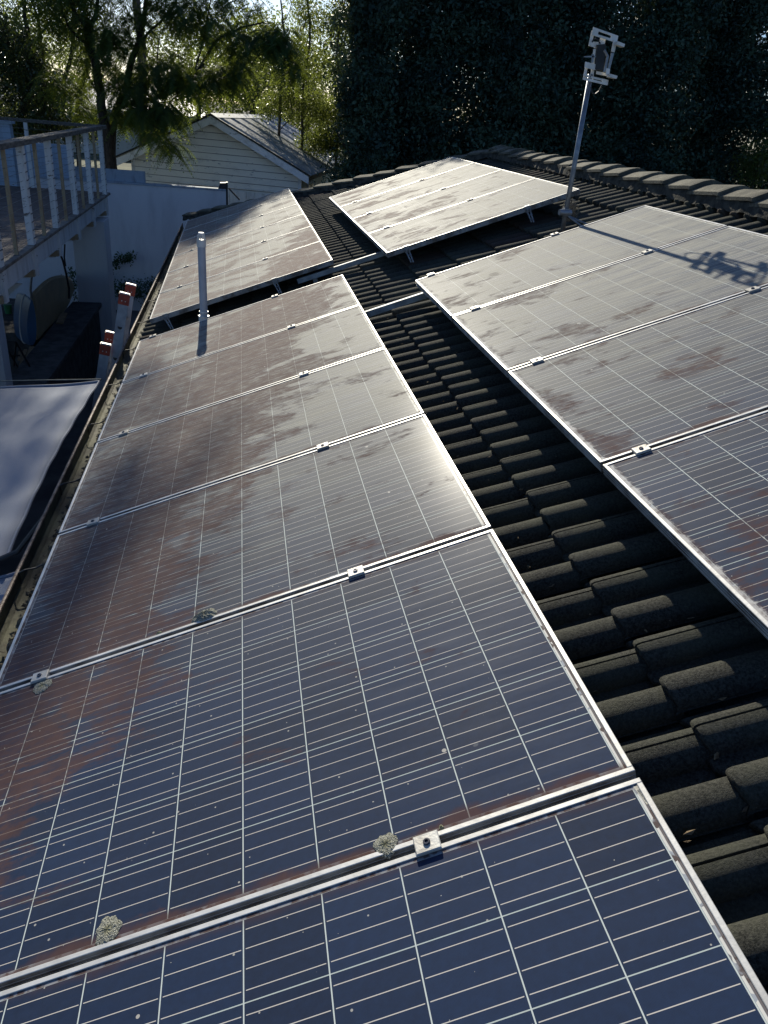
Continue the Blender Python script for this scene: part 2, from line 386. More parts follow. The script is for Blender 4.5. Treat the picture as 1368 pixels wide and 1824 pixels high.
M['cable'] = simple('grey_wire', (.22, .24, .26), (.14, .15, .16), 10, .4, .6)
M['orange'] = simple('red_plastic_cap', (.40, .05, .022), (.26, .035, .02), 20, .45)
M['fibre'] = simple('fibreglass_rail', (.42, .43, .44), (.30, .31, .32), 12, .5)
M['board_y'] = simple('yellowed_surfboard', (.42, .32, .18), (.30, .23, .13), 3, .4)
M['board_b'] = simple('blue_surfboard', (.025, .10, .22), (.02, .07, .15), 3, .35)
M['timber'] = simple('raw_timber', (.32, .22, .13), (.2, .14, .08), 12, .8, 0, .2)
M['bucket'] = simple('green_plastic', (.03, .22, .09), (.02, .15, .06), 8, .5)
M['stone'] = simple('dark_stone', (.075, .08, .085), (.03, .032, .035), 7, .9, 0, .5)
M['ground'] = simple('dark_soil', (.05, .045, .035), (.022, .022, .018), 1.5, .95, 0, .5, bscale=12)
M['lawn'] = simple('dry_lawn', (.10, .11, .05), (.05, .06, .025), .8, .95, 0, .5, bscale=12)
M['conc'] = simple('concrete_yard', (.13, .13, .13), (.07, .07, .07), 2, .9, 0, .2)
M['brick'] = simple('rendered_brick', (.25, .2, .17), (.18, .14, .12), 6, .9, 0, .3)
M['sail'] = mat_sail(); M['lichen'] = mat_lichen()
M['dropping'] = simple('bird_dropping', (.62, .60, .55), (.45, .43, .38), 200, .9)
M['paper'] = simple('sticker_paper', (.62, .60, .50), (.45, .42, .34), 150, .7)
M['ink'] = simple('sticker_ink', (.12, .12, .12), (.2, .2, .19), 200, .7)
M['bark'] = simple('bark', (.060, .050, .042), (.022, .018, .016), 9, .95, 0, .7, (4, 4, 1))
M['bark_pale'] = simple('pale_bark', (.13, .11, .09), (.05, .042, .035), 9, .95, 0, .5, (4, 4, 1))
M['leaf_jac'] = mat_leaf('feathery_leaf', (.018, .052, .034), (.038, .084, .030), .36, (.40, .50, .05), .6, .2)
M['leaf_gloss'] = mat_leaf('glossy_leaf', (.010, .022, .012), (.022, .042, .016), .18, (.30, .38, .08), .35)
M['leaf_dark'] = mat_leaf('dark_leaf', (.016, .050, .050), (.060, .105, .070), .14, (.10, .14, .04), .5, .25)
M['leaf_mid'] = mat_leaf('mid_leaf', (.022, .044, .016), (.044, .074, .022), .42, (.42, .50, .09), .4)
M['leaf_low'] = mat_leaf('shrub_leaf', (.02, .05, .02), (.04, .08, .03), .25, (.1, .2, .05))
M['window'] = simple('dark_window_glass', (.02, .025, .03), (.03, .035, .04), 4, .1)
M['far_wall'] = simple('far_cream_wall', (.60, .58, .52), (.5, .48, .43), 1, .8)
M['far_roof'] = simple('far_pale_roof', (.45, .46, .47), (.35, .36, .38), 1, .5)
M['twine'] = simple('dry_nest', (.30, .26, .19), (.12, .10, .07), 40, .95)

# ------------------------------------------------------------------ ground and terrace
GZ = -2.7
b = MB(); b.add([(-900, -900, GZ), (900, -900, GZ), (900, 1500, GZ), (-900, 1500, GZ)], [(0, 1, 2, 3)])
tag(b.build('ground', M['ground']), kind='structure')
b = MB(); b.box((-60, 17.26, GZ + .01), (90, 140, -1.35)); tag(b.build('terrace_lawn', M['lawn']), kind='structure')
b = MB(); b.box((-6.5, 3.0, GZ + .004), (-.9, 17.0, GZ + .03)); tag(b.build('yard_paving', M['conc']), kind='structure')

# ------------------------------------------------------------------ the tiled house
house = thing('tiled_house', 'house with a dark moss grown concrete tile roof carrying all the solar panels', 'house', (2.0, 5.0, GZ))
HL = np.array((2.0, 5.0, GZ))
U_R, V_H = 4.38, 9.65                                  # ridge line (slope distance) and where the hip starts
U_E, V_E = -.19, 13.86                                 # eave corner
def vlim(u): return V_H + (U_R - u) * (V_E - V_H) / (U_R - U_E)
def roof_tiles():
    GA, PT = .33, .30
    # one tile across (0..0.30): channel, smooth roll, channel, roll with the interlock groove
    prof = []
    def roll(c, w, h, k=7):
        return [(c + w * math.cos(math.pi * (1 - i / (k - 1))) , h * (math.sin(math.pi * i / (k - 1)) ** .74)) for i in range(k)]
    prof += [(0.0, 0.0)] + roll(.055, .050, .052, 9) + [(.13, -.002)]
    r2 = roll(.205, .050, .052, 9); r2.insert(5, (.2075, .0518)); r2.insert(6, (.2095, .043)); r2.insert(7, (.2135, .042)); r2.insert(8, (.2155, .0500))
    prof += [(p[0], p[1]) for p in r2] + [(.285, -.002)]
    prof = sorted(prof); pc = np.array(prof)
    V = []; Fc = []; ids = []
    v0 = -2.1 - .035
    ntile = int((14.2 - v0) / PT)
    # along the slope: (du from the front edge, height factor offset)
    rows = [(.012, -.034, .80), (.002, -.020, .93), (.000, -.010, .98), (.004, -.003, 1), (.014, 0, 1), (.12, 0, 1), (.24, 0, 1), (.352, 0, 1)]
    for k in range(-6, 8):
        uf = 1.86 + GA * k - (.055 if k == -6 else 0)
        for j in range(ntile):
            va = v0 + j * PT
            if va > vlim(uf) + .1: break
            ju, jn, jt = rng.normal(0, .0035), rng.normal(0, .0018), rng.normal(0, .0035)
            sk = rng.normal(0, .006); rid = rng.random()
            b0 = len(V)
            for (du, dz, hf) in rows:
                if k == -6 and du > .1: du += .055
                for (pv, pz) in pc:
                    u = uf + ju + du + sk * (pv - .15); lift = .030 * (1 - du / .36)
                    # the roll's nose is rounded in plan
                    nose = 0.0
                    if du < .02 and pz > .0: nose = .016 * abs((((pv % .15) - .055) / .051)) ** 3
                    h = pz * hf + dz + jn + jt * (pv - .15) + lift
                    uu = min(u + nose, U_R - .05)
                    vv = va + pv
                    vv = min(vv, vlim(uu))
                    V.append(RF(uu, vv, -.232 + h))
            n = len(pc)
            for r in range(len(rows) - 1):
                for i in range(n - 1):
                    a = b0 + r * n + i; Fc.append((a, a + 1, a + n + 1, a + n))
            ids += [rid] * (len(rows) * n)
    return np.array(V), np.array(Fc), np.array(ids, np.float32)
V, Fc, ids = roof_tiles()
o = np_mesh('roof_tiles', V, Fc, M['tile'], house, HL, smooth=True)
at = o.data.attributes.new('tile_id', 'FLOAT', 'POINT'); at.data.foreach_set('value', ids)
o.data.set_sharp_from_angle(angle=rad(48))
# underlay, other slopes and walls so the roof is a closed body
apx = RF(U_R, 0, -.235); ex, ez = -.142, -.318; XR = 2 * apx[0] - ex
b = MB()
P1 = (ex, -2.15, ez); P2 = (ex, V_E - .05, ez); P3 = (apx[0], V_H, apx[2]); P4 = (apx[0], -2.15, apx[2]); P5 = (XR, V_E - .05, ez); P6 = (XR, -2.15, ez)
b.add([P1, P2, P3, P4, P5, P6], [(0, 1, 2, 3), (1, 4, 2), (3, 2, 4, 5), (0, 3, 5)])
b.build('roof_base', M['tile'], house, HL)
b = MB(); b.box((.45, -2.0, GZ), (XR - .6, 13.1, ez + .02)); b.build('house_wall', M['brick'], house, HL)
b = MB(); b.box((ex + .02, -2.15, ez - .18), (ex + .045, V_E - .05, ez - .004)); b.box((ex + .02, V_E - .048, ez - .18), (XR, V_E - .02, ez - .004))
b.build('fascia', M['white_paint'], house, HL)
# gutter: quad profile, outer rim rolled
b = MB(); x0, zt = ex + .016, -.335
gp = [(x0, zt + .05), (x0, zt - .075), (x0 - .105, zt - .08), (x0 - .125, zt - .062), (x0 - .128, zt - .012), (x0 - .128 - .001, zt)]
for (xa, za), (xb, zb) in zip(gp[:-1], gp[1:]): b.add([(xa, -2.1, za), (xb, -2.1, zb), (xb, V_E + .1, zb), (xa, V_E + .1, za)], [(0, 1, 2, 3)])
g = b.build('gutter', [M['gutter']], house, HL)
sm = g.modifiers.new('thick', 'SOLIDIFY'); sm.thickness = .002
b = MB(); b.tube([(x0 - .134, -2.1, zt), (x0 - .134, 4.6, zt + .002), (x0 - .134, V_E + .1, zt)], .0095, 8); b.build('gutter_rim', M['gutter_rim'], g, (0, 0, 0)).parent = g
bpy.data.objects['gutter_rim'].data.transform(Matrix.Translation(-Vector(HL)))
for yy in (1.3, 2.23, 3.16, 4.08, 4.9, 5.85, 6.8, 7.75, 8.7, 9.65, 10.6, 11.5, 12.4):
    b = MB(); b.tube([(x0 - .126, yy, zt + .004), (x0 - .10, yy + .004, zt + .018), (x0 - .05, yy + .02, zt + .02), (x0 + .01, yy + .03, zt + .05)], .0040, 6)
    b.tube([(x0 - .124, yy + .003, zt), (x0 - .120, yy, zt - .055)], .0030, 6)
    q = b.build('bracket', M['dark'], g, HL)
b = MB()
def caps(axis0, axis1, perp, halfw, drop, ln=.39):
    a0 = np.array(axis0, float); a1 = np.array(axis1, float); t = a1 - a0; LN = np.linalg.norm(t); t /= LN
    nrm = np.cross(np.array(perp), t); nrm = nrm if nrm[2] > 0 else -nrm
    k = int(LN / ln) + 1; c = MB(); mo = MB()
    for i in range(k):
        s0 = i * ln; s1 = min(s0 + ln + .035, LN + .03)
        jz = rng.normal(0, .004); js = rng.normal(0, .006); vs = []
        for s, lift, wq in ((s0, .026, 1.05), (s0 + .03, .028, 1.05), (s1 - .002, -.004, .97)):
            o_ = a0 + t * s + nrm * (lift + jz)
            for q, dz in ((-1, -drop - .022), (-1, -drop), (-.42, -drop * .30), (-.1, -.004), (.1, -.004), (.42, -drop * .30), (1, -drop), (1, -drop - .022)):
                vs.append(o_ + np.array(perp) * (q * halfw * wq + js) + np.array([0, 0, dz]))
        fs = []
        for r in (0, 1):
            for j in range(7): fs.append((r*8+j, r*8+j+1, (r+1)*8+j+1, (r+1)*8+j))
        c.add(vs, fs + [tuple(range(8))])
    nseg = int(LN / .05)
    for sgn in (-1, 1):
        vs = []; fs = []
        for i in range(nseg + 1):
            p = a0 + t * LN * i / nseg + np.array(perp) * sgn * (halfw * .93 + rng.normal(0, .004))
            vs += [p + (0, 0, -drop + .005), p + np.array(perp) * sgn * .012 + (0, 0, -drop - .075 + rng.normal(0, .006))]
        for i in range(nseg): fs.append((2*i, 2*i+1, 2*i+3, 2*i+2))
        mo.add(vs, fs)
    return c, mo
rid = RF(U_R, 0, -.095); Rz = rid[2]; Rx = rid[0]
c, mo = caps((Rx, -2.1, Rz), (Rx, V_H + .05, Rz), (1, 0, 0), .165, .058)
rc_ = c.build('ridge_cap', M['cap'], house, HL); mo.build('mortar', M['mortar'], rc_, HL)
hipend = RF(U_E, V_E + .1, -.10)
c, mo = caps(hipend, (Rx + .02, V_H - .02, Rz + .012), np.array([1, 1, 0]) / math.sqrt(2), .15, .042)
rc_ = c.build('hip_cap', M['cap'], house, HL); mo.build('mortar', M['mortar'], rc_, HL)
# leaf litter lying in the gutter and between the tile ends
b = MB()
for i in range(5200):
    yy = rng.uniform(-.5, 13.5); xx = x0 + rng.uniform(-.075, .02); s = rng.uniform(.004, .019)
    if rng.random() < .4: xx = x0 + rng.uniform(-.01, .06)
    z = zt - .07 + rng.uniform(0, .022) + max(0, xx - x0 + .03) * 1.1; a = rng.uniform(0, 6.28); q = rng.uniform(-.6, .6)
    dx, dy = s * math.cos(a), s * math.sin(a)
    b.add([(xx-dx, yy-dy, z), (xx+dy*.5, yy-dx*.5, z+q*s), (xx+dx, yy+dy, z+s*.4), (xx-dy*.5, yy+dx*.5, z-q*s*.3)], [(0, 1, 2, 3)])
tag(b.build('leaf_litter', M['litter'], normals=False), 'dry leaf litter and grit lying along the gutter', 'leaf litter', kind='stuff')

b = MB()
for i in range(420):
    u, v = rng.uniform(1.62, 2.10), rng.uniform(-.4, 5.6)
    if rng.random() < .3: u, v = rng.uniform(3.4, 4.2), rng.uniform(2, 9)
    s = rng.uniform(.004, .017); a = rng.uniform(0, 6.28); q = rng.uniform(-.5, .5); n_ = -.205 + rng.uniform(0, .02)
    v = math.floor(v / .15) * .15 - .016 + rng.normal(0, .016)
    dx, dy = s * math.cos(a), s * math.sin(a) * .8
    b.add([RF(u-dx, v-dy, n_), RF(u+dy*.35, v-dx*.35, n_+q*s), RF(u+dx, v+dy, n_+s*.4), RF(u-dy*.35, v+dx*.35, n_-q*s*.3)], [(0, 1, 2, 3)])
tag(b.build('leaf_debris', M['litter_pale'], normals=False), 'dry leaves and twigs caught in the channels of the roof tiles', 'leaf debris', kind='stuff')

# ------------------------------------------------------------------ solar panels
PL, PW, PH = 1.65, .992, .040
def frame_mb():
    b = MB(); w = .0115
    def bar(lo, hi):
        b.bevbox((lo[0], lo[1], -PH), (hi[0], hi[1], 0.0), .0012)
    bar((0, 0), (PL, w)); bar((0, PW - w), (PL, PW)); bar((0, w), (w, PW - w)); bar((PL - w, w), (PL, PW - w))
    for z in (-.013, -.022, -.033):                     # extrusion ribs on the outside
        b.box((0.001, -.0012, z - .0009), (PL - .001, .0002, z + .0009)); b.box((-.0012, .001, z - .0009), (.0002, PW - .001, z + .0009))
    return b
def glass_mb():
    b = MB(); z = -.0028; w = .011
    b.add([(w, w, z), (PL - w, w, z), (PL - w, PW - w, z), (w, PW - w, z)], [(0, 1, 2, 3)]); return b
def clamp_mb():
    b = MB(); b.bevbox((-.026, -.021, .0005), (.026, .021, .0075), .0018)
    b.box((-.026, -.0075, -.03), (.026, .0075, .0005)); return b
def bolt_mb():
    b = MB(); ring = []
    for r, z in ((.0075, .0076), (.0075, .0105), (.0065, .0115), (.0038, .0115), (.0036, .0082)):
        ring.append([(r * math.cos(a), r * math.sin(a), z) for a in np.linspace(0, 2*math.pi, 13)[:-1]])
    vs = [p for r in ring for p in r]; fs = []
    for i in range(4):
        for k in range(12): fs.append((i*12+k, i*12+(k+1)%12, (i+1)*12+(k+1)%12, (i+1)*12+k))
    fs.append(tuple(48 + k for k in range(12))); b.add(vs, fs); return b
def foot_mb():                                          # end clamp with its leg dangling below the frame
    b = MB(); b.bevbox((-.022, -.006, -.046), (.022, -.0015, .004), .001); b.box((-.022, -.006, .0008), (.022, .018, .004))
    b.box((-.017, -.03, -.05), (-.011, -.006, -.02)); b.box((.010, -.03, -.05), (.016, -.006, -.02))
    b.beam((-.010, -.012, -.04), (.004, -.028, -.125), .010, .005, up=(0, 1, 0)); b.beam((.014, -.014, -.04), (.022, -.03, -.13), .010, .005, up=(0, 1, 0))
    b.tube([(-.012, -.03, -.066), (.022, -.03, -.066)], .004, 6); b.tube([(-.006, -.032, -.10), (.024, -.032, -.10)], .004, 6); return b
root_s = None
def src(name, mb, mat, smooth=False):
    o = mb.build(name, mat, smooth=smooth); return o
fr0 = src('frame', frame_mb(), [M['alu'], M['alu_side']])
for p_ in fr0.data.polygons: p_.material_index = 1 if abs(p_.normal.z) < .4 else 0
gl0 = src('laminate', glass_mb(), M['glass'])
cl0 = src('clamp', clamp_mb(), M['alu_dirty']); bo0 = src('bolt', bolt_mb(), M['bolt']); ft0 = src('clamp_foot', foot_mb(), M['steel'])
used = set()
def place(o0, parent, loc):
    if o0.name not in used and o0.parent is None: o = o0; used.add(o0.name)
    else: o = o0.copy(); S.collection.objects.link(o)
    o.parent = parent; o.location = loc; return o
G = .02
ARR = {'A': ((0, 0, 0), (0, 0, 0), 1.0100), 'B': ((-.0034, 5.7532, -.0124), (.0066, .0047, -.0024), 1.01),
       'C': ((2.0549, 5.3019, -.0058), (.0133, .0053, .0005), 1.01), 'D': ((2.0789, 1.1603, .0048), (.0059, -.001, -.003), 1.01)}
R3 = np.array([[CT, 0, -ST], [0, 1, 0], [ST, 0, CT]])
def array_matrix(key, k, pitch):
    (ou, ov, on_), (yaw, pi, ro), _ = ARR[key]
    lv = k * pitch
    org = R3 @ np.array([ou - yaw * lv, ov + lv, on_ + pi * lv])
    eu = R3 @ np.array([1, yaw, ro]); ev = R3 @ np.array([-yaw, 1, pi]); eu /= np.linalg.norm(eu); ev -= ev @ eu * eu; ev /= np.linalg.norm(ev)
    en = np.cross(eu, ev)
    return Matrix(((eu[0], ev[0], en[0], org[0]), (eu[1], ev[1], en[1], org[1]), (eu[2], ev[2], en[2], org[2]), (0, 0, 0, 1)))
PLAB = {
 ('A', -1): 'clean navy solar panel closest to the camera with a barcode sticker in its corner',
 ('A', 0): 'navy solar panel second from the camera with two pale lichen rosettes along its near frame',
 ('A', 1): 'solar panel third from the camera with a green lichen dome on its near frame',
 ('A', 2): 'solar panel fourth from the camera in the long left row, brown grime on its left',
 ('A', 3): 'streaky brown solar panel just nearer than the one crossed by the vent pipe shadow',
 ('A', 4): 'dirty solar panel crossed by the shadow of the grey vent pipe standing behind it',
 ('B', 0): 'dusty solar panel right behind the vent pipe with its front frame side showing',
 ('B', 1): 'dusty brownish solar panel second in the six panel block behind the vent pipe',
 ('B', 2): 'dusty brownish solar panel third in the six panel block behind the vent pipe',
 ('B', 3): 'dusty brownish solar panel fourth in the six panel block behind the vent pipe',
 ('B', 4): 'dusty solar panel fifth in the block behind the vent pipe, partly shaded',
 ('B', 5): 'farthest solar panel of the left column in tree shade beside the hip tiles',
 ('C', 0): 'pale dusty solar panel ending beside the antenna mast with its front frame side showing',
 ('C', 1): 'pale dusty solar panel second of the four in the small upper block below the ridge',
 ('C', 2): 'pale dusty solar panel third of the four in the small upper block below the ridge',
 ('C', 3): 'pale dusty solar panel at the far end of the small upper block',
 ('D', 2): 'solar panel just in front of the antenna mast foot, crossed by the thin mast shadow',
 ('D', 1): 'solar panel with two white bird droppings carrying the shadow of the antenna head',
 ('D', 0): 'solar panel with white crusted left edge, third from the mast in the right block',
 ('D', -1): 'dark blue solar panel at the right photo edge with a small ring of lichen',
}
panels = {}
def make_panel(key, k):
    pitch = ARR[key][2]
    r = thing('solar_panel', PLAB[(key, k)], 'solar panel', group='solar panels on the tiled roof'); r.matrix_world = array_matrix(key, k, pitch)
    place(gl0, r, (0, 0, 0)); place(fr0, r, (0, 0, 0)); panels[(key, k)] = r
    return r
def add_clamp(r, u, v):
    c = place(cl0, r, (u, v, 0)); place(bo0, c, (0, 0, 0))
for k in range(-1, 5):
    r = make_panel('A', k)
    if k > -1: add_clamp(r, .168 - .004 * k, -G / 2); add_clamp(r, 1.21 - .009 * k, -G / 2)
    if k == 4: add_clamp(r, 1.10, PW + .008); add_clamp(r, .11, PW + .008)
for k in range(6):
    r = make_panel('B', k)
    if k: add_clamp(r, .20 + .01 * k, -G / 2); add_clamp(r, 1.06 + .02 * k, -G / 2)
    else: place(ft0, r, (.14, 0, 0)); place(ft0, r, (1.12, 0, 0))
for k in range(4):
    r = make_panel('C', k)
    if k: add_clamp(r, .19, -G / 2); add_clamp(r, 1.0, -G / 2)
    else: place(ft0, r, (.165, 0, 0)); place(ft0, r, (1.20, 0, 0))
for k in range(-1, 3):
    r = make_panel('D', k)
    if k > -1: add_clamp(r, .14, -G / 2); add_clamp(r, 1.165, -G / 2)
    if k == 2: add_clamp(r, .115, PW + .008); add_clamp(r, 1.0, PW + .008)
# barcode sticker on the nearest panel
r = panels[('A', -1)]
b = MB(); M2 = lambda x, y, z: (1.6345 + x * .97 - y * .12 + .002, .955 + y, -.0026 + z)
b.add([M2(-.004, -.024, .0003), M2(.006, -.024, .0003), M2(.006, .022, .0003), M2(-.004, .022, .0003)], [(0, 1, 2, 3)])
st = b.build('sticker', M['paper'], r)
b = MB(); yy = -.017
while yy < .012:
    w = random.choice([.0005, .0009, .0014]); b.add([M2(-.002, yy, .0006), M2(.0035, yy, .0006), M2(.0035, yy + w, .0006), M2(-.002, yy + w, .0006)], [(0, 1, 2, 3)]); yy += w + random.choice([.0006, .0009, .0013])
b.build('barcode', M['ink'], st)

# rails lying on the tiles across the gap
for v, lab in ((5.80, 'pale aluminium mounting rail lying on the tiles between the two far panel blocks'),
               (4.14, 'pale aluminium mounting rail lying on the tiles left of the crusted panel corner')):
    L0 = RF(1.2, v, -.15); r = thing('mounting_rail', lab, 'mounting rail', L0, 'mounting rails crossing the tile gap')
    b = MB(); b.beam(RF(1.3 if v > 5 else -.02, v, -.105), RF(2.5 if v > 5 else 3.78, v, -.105), .030, .040, up=RF(0, 0, 1)); b.build('rail', M['steel_pale'], r, L0)
    for u in ((1.45, 2.3) if v > 5 else (.2, 1.2, 2.3, 3.3)):
        b = MB(); b.box((u - .02, v + .017, -.19), (u + .02, v + .022, -.09), M=RF); b.build('rail_foot', M['steel'], r, L0)

# lichen and droppings on the glass
def lichen(u, v, rx, ry, lab, n=-.0025, ring=False, h=.0045):
    L0 = RF(u, v, n); o = MB(); K = 40; rings = (0, .25, .5, .7, .85, 1.0, 1.02); vs = []; ph = [random.uniform(0, 6) for _ in range(4)]
    for ri in rings:
        for i in range(K):
            a = 2 * math.pi * i / K
            q = 1 + .07 * math.sin(3*a+ph[0]) + .06 * math.sin(7*a+ph[1]) + (.05 * random.uniform(-1, 1) if ri > .6 else 0)
            zz = h * (1 - ri ** 3) * (.6 + .5 * random.random()) + (.0012 if ri < 1.01 else -.0025)
            if ring: zz = .003 * math.exp(-((ri - .8) / .15) ** 2) + (.0006 if ri < 1.01 else -.002)
            vs.append((rx * ri * q * math.cos(a), ry * ri * q * math.sin(a), zz))
    fs = [(i*K+k, i*K+(k+1)%K, (i+1)*K+(k+1)%K, (i+1)*K+k) for i in range(len(rings)-1) for k in range(K)]
    o.add(vs, fs); ob = o.build('lichen', M['lichen'], None, (0, 0, 0), normals=True)
    ob.matrix_world = Matrix.Translation(Vector(L0)) @ Matrix.Rotation(-TH, 4, 'Y')
    tag(ob, lab, 'lichen', 'lichen patches on the panels'); return ob
lichen(1.128, .021, .025, .026, 'pale round lichen rosette beside the nearest mid clamp')
lichen(.536, .038, .026, .032, 'pale round lichen rosette on the second panel, far left of the nearest clamp')
lichen(.700, 1.040, .042, .030, 'green domed lichen leaning on the frame of the third panel', h=.013)
lichen(.180, .952, .030, .030, 'dark centred lichen tucked under the clamp at the far left')
lichen(.548, 1.030, .009, .008, 'tiny pale lichen left of the green domed one', h=.003)
lichen(2.240, .545, .013, .013, 'small pale ring of lichen on the right hand panel', ring=True)
lichen(1.245, .018, .005, .006, 'tiny lichen speck between the nearest clamp and the right corner', h=.003)
for u, v, rx, ry, lab in ((2.39, 2.655, .030, .016, 'white bird dropping nearer the crusted edge of the right hand block'),
                          (2.53, 2.45, .022, .022, 'smudged white bird dropping right of the other dropping'),
                          (2.62, 3.0, .012, .02, 'small faint bird dropping below the antenna shadow')):
    o = MB(); K = 26; vs = [(0, 0, .002)]
    for i in range(K):
        a = 2*math.pi*i/K; q = 1 + .22*math.sin(2*a+u*9) + .16*math.sin(5*a+v*7); vs.append((rx*q*math.cos(a), ry*q*math.sin(a), -.002))
    o.add(vs, [(0, 1+i, 1+(i+1) % K) for i in range(K)]); ob = o.build('bird_dropping', M['dropping'])
    ob.matrix_world = Matrix.Translation(Vector(RF(u, v, -.001))) @ Matrix.Rotation(-TH, 4, 'Y'); tag(ob, lab, 'bird dropping', 'bird droppings on the right hand block')

# ------------------------------------------------------------------ vent pipe
px_, py_ = .482, 5.24; zb = RF(.52, 0, -.19)[2]; L0 = (px_, py_, zb)
vp = thing('vent_pipe', 'upright grey plastic vent pipe rising in the gap between the two left panel blocks', 'vent pipe', L0)
b = MB(); b.tube([(px_, py_, zb), (px_ - .004, py_, .715)], .0305, 20); b.build('pipe', M['pvc'], vp, L0, smooth=True).data.set_sharp_from_angle(angle=rad(40))
b = MB(); b.tube([(px_, py_, zb - .02), (px_, py_, .155)], [.048, .040], 20); b.tube([(px_, py_, .155), (px_, py_, .165)], .043, 20)
b.tube([(px_, py_, .19), (px_, py_, .2)], .036, 20); b.build('collar', M['pvc_white'], vp, L0, smooth=True).data.set_sharp_from_angle(angle=rad(40))
b = MB(); cx = px_ - .004
b.tube([(cx, py_, .69), (cx, py_, .742)], .0345, 20)
for i in range(14):
    a = 2*math.pi*i/14; c_, s_ = math.cos(a), math.sin(a)
    b.beam((cx + .032*c_, py_ + .032*s_, .742), (cx + .021*c_, py_ + .021*s_, .786), .006, .005, up=(c_, s_, .4))
b.tube([(cx, py_, .784), (cx, py_, .793)], [.024, .019], 20)
b.build('vent_cap', M['pvc_white'], vp, L0)

# ------------------------------------------------------------------ antenna mast
mx, my = 3.035, 4.465; mz = RF(3.24, 0, -.2)[2]; L0 = (mx, my, mz)
am = thing('antenna_mast', 'thin steel mast with a small bracketed aluminium antenna standing by the ridge', 'antenna', L0)
b = MB(); b.tube([(mx, my, mz - .02), (mx, my, 2.04)], .0170, 14); b.build('pole', M['steel'], am, L0, smooth=True)
b = MB(); b.tube([(mx - .06, my - .03, 1.19), (mx + .03, my - .02, 1.19)], .020, 12); b.tube([(mx, my, 1.17), (mx, my, 1.215)], .029, 12); b.build('mast_clamp', M['steel'], am, L0)
for dx in (.08, .17):
    b = MB(); b.tube([(mx + .012, my - .02, 1.17), (mx + dx, my - .13 - .2 * dx, RF(3.35, 0, -.06)[2])], .0065, 7); b.build('brace', M['steel'], am, L0)
ZS = lambda x, y: (950 + x / 4.345, 20 + y / 4.345)
ant = None
def plate(poly, dy=0.0, th=.006, mat='alu', name='reflector_bar'):
    global ant
    pts = [onY(*ZS(x, y), my - .03 + dy) for x, y in poly]
    b = MB(); b.prism(pts, (0, th, 0)); o = b.build(name, M[mat], ant if ant is not None else am, L0); return o
b = MB(); b.prism([onY(*ZS(x, y), my - .035) for x, y in ((480, 450), (500, 258), (562, 252), (545, 458))], (0, .06, 0)); ant = b.build('antenna_body', M['dark_trim'], am, L0)
plate([(466, 122), (658, 190), (655, 208), (462, 140)], 0)
plate([(455, 165), (650, 226), (645, 245), (450, 182)], 0)
plate([(466, 122), (510, 138), (500, 182), (455, 168)], .001); plate([(606, 178), (658, 192), (648, 240), (596, 224)], .001)
plate([(452, 150), (474, 156), (450, 268), (430, 262)], .012)
plate([(440, 232), (522, 240), (515, 292), (429, 268)], .02)
plate([(520, 195), (562, 204), (548, 276), (512, 268)], .02)
plate([(622, 220), (650, 232), (628, 318), (604, 312)], -.01); plate([(604, 320), (626, 324), (588, 470), (572, 466)], -.01, mat='steel'); plate([(566, 440), (594, 446), (588, 500), (562, 490)], -.015)
plate([(655, 232), (711, 254), (702, 278), (650, 258)], -.05, .05); plate([(596, 484), (652, 500), (645, 523), (590, 509)], -.05, .05)
plate([(403, 390), (487, 410), (482, 456), (398, 436)], 0); plate([(402, 430), (420, 434), (408, 522), (387, 515)], .012)
plate([(390, 482), (447, 500), (442, 518), (388, 500)], 0); plate([(386, 508), (578, 558), (574, 574), (384, 530)], 0); plate([(440, 500), (582, 532), (580, 548), (436, 516)], 0)
plate([(538, 522), (582, 532), (575, 572), (530, 562)], .001); plate([(490, 462), (592, 484), (588, 506), (486, 486)], .02)
plate([(395, 347), (482, 343), (482, 358), (395, 356)], -.01, .012, 'steel', 'dipole'); plate([(455, 330), (470, 332), (466, 400), (452, 398)], -.01, .01, 'steel', 'dipole')
b = MB(); b.tube([onY(*ZS(448, 545), my), onY(*ZS(478, 292), my)], .012, 8); b.build('boom', M['alu'], ant, L0)
b = MB(); b.tube([onY(*ZS(x, y), my - .03) for x, y in ((545, 300), (575, 350), (560, 430), (548, 470))], .010, 6); b.build('dipole', M['steel'], ant, L0)
b = MB(); b.tube([onY(*ZS(x, y), my - .02) for x, y in ((446, 585), (452, 625), (478, 642), (508, 620), (530, 575), (540, 515))], .0045, 6)
b.tube([onY(*ZS(x, y), my - .04) for x, y in ((455, 240), (465, 218), (485, 212), (505, 222), (512, 250))], .0045, 6); b.build('coax_cable', M['dark'], am, L0)
nb = onY(*ZS(285, 1535), my + .05)
b = MB()
for i in range(90):
    a = rng.normal(0, 1, 3); a /= np.linalg.norm(a); p = nb + a * rng.uniform(.01, .06) * (1, 1, 1.3); t = np.cross(a, rng.normal(0, 1, 3)); t /= np.linalg.norm(t)
    b.tube([p - t * .03, p + a * .006, p + t * .03], .0022, 4)
tag(b.build('dry_twig_tangle', M['twine'], None, nb), 'pale tangle of dry twigs caught at the foot of the antenna mast', 'twigs')

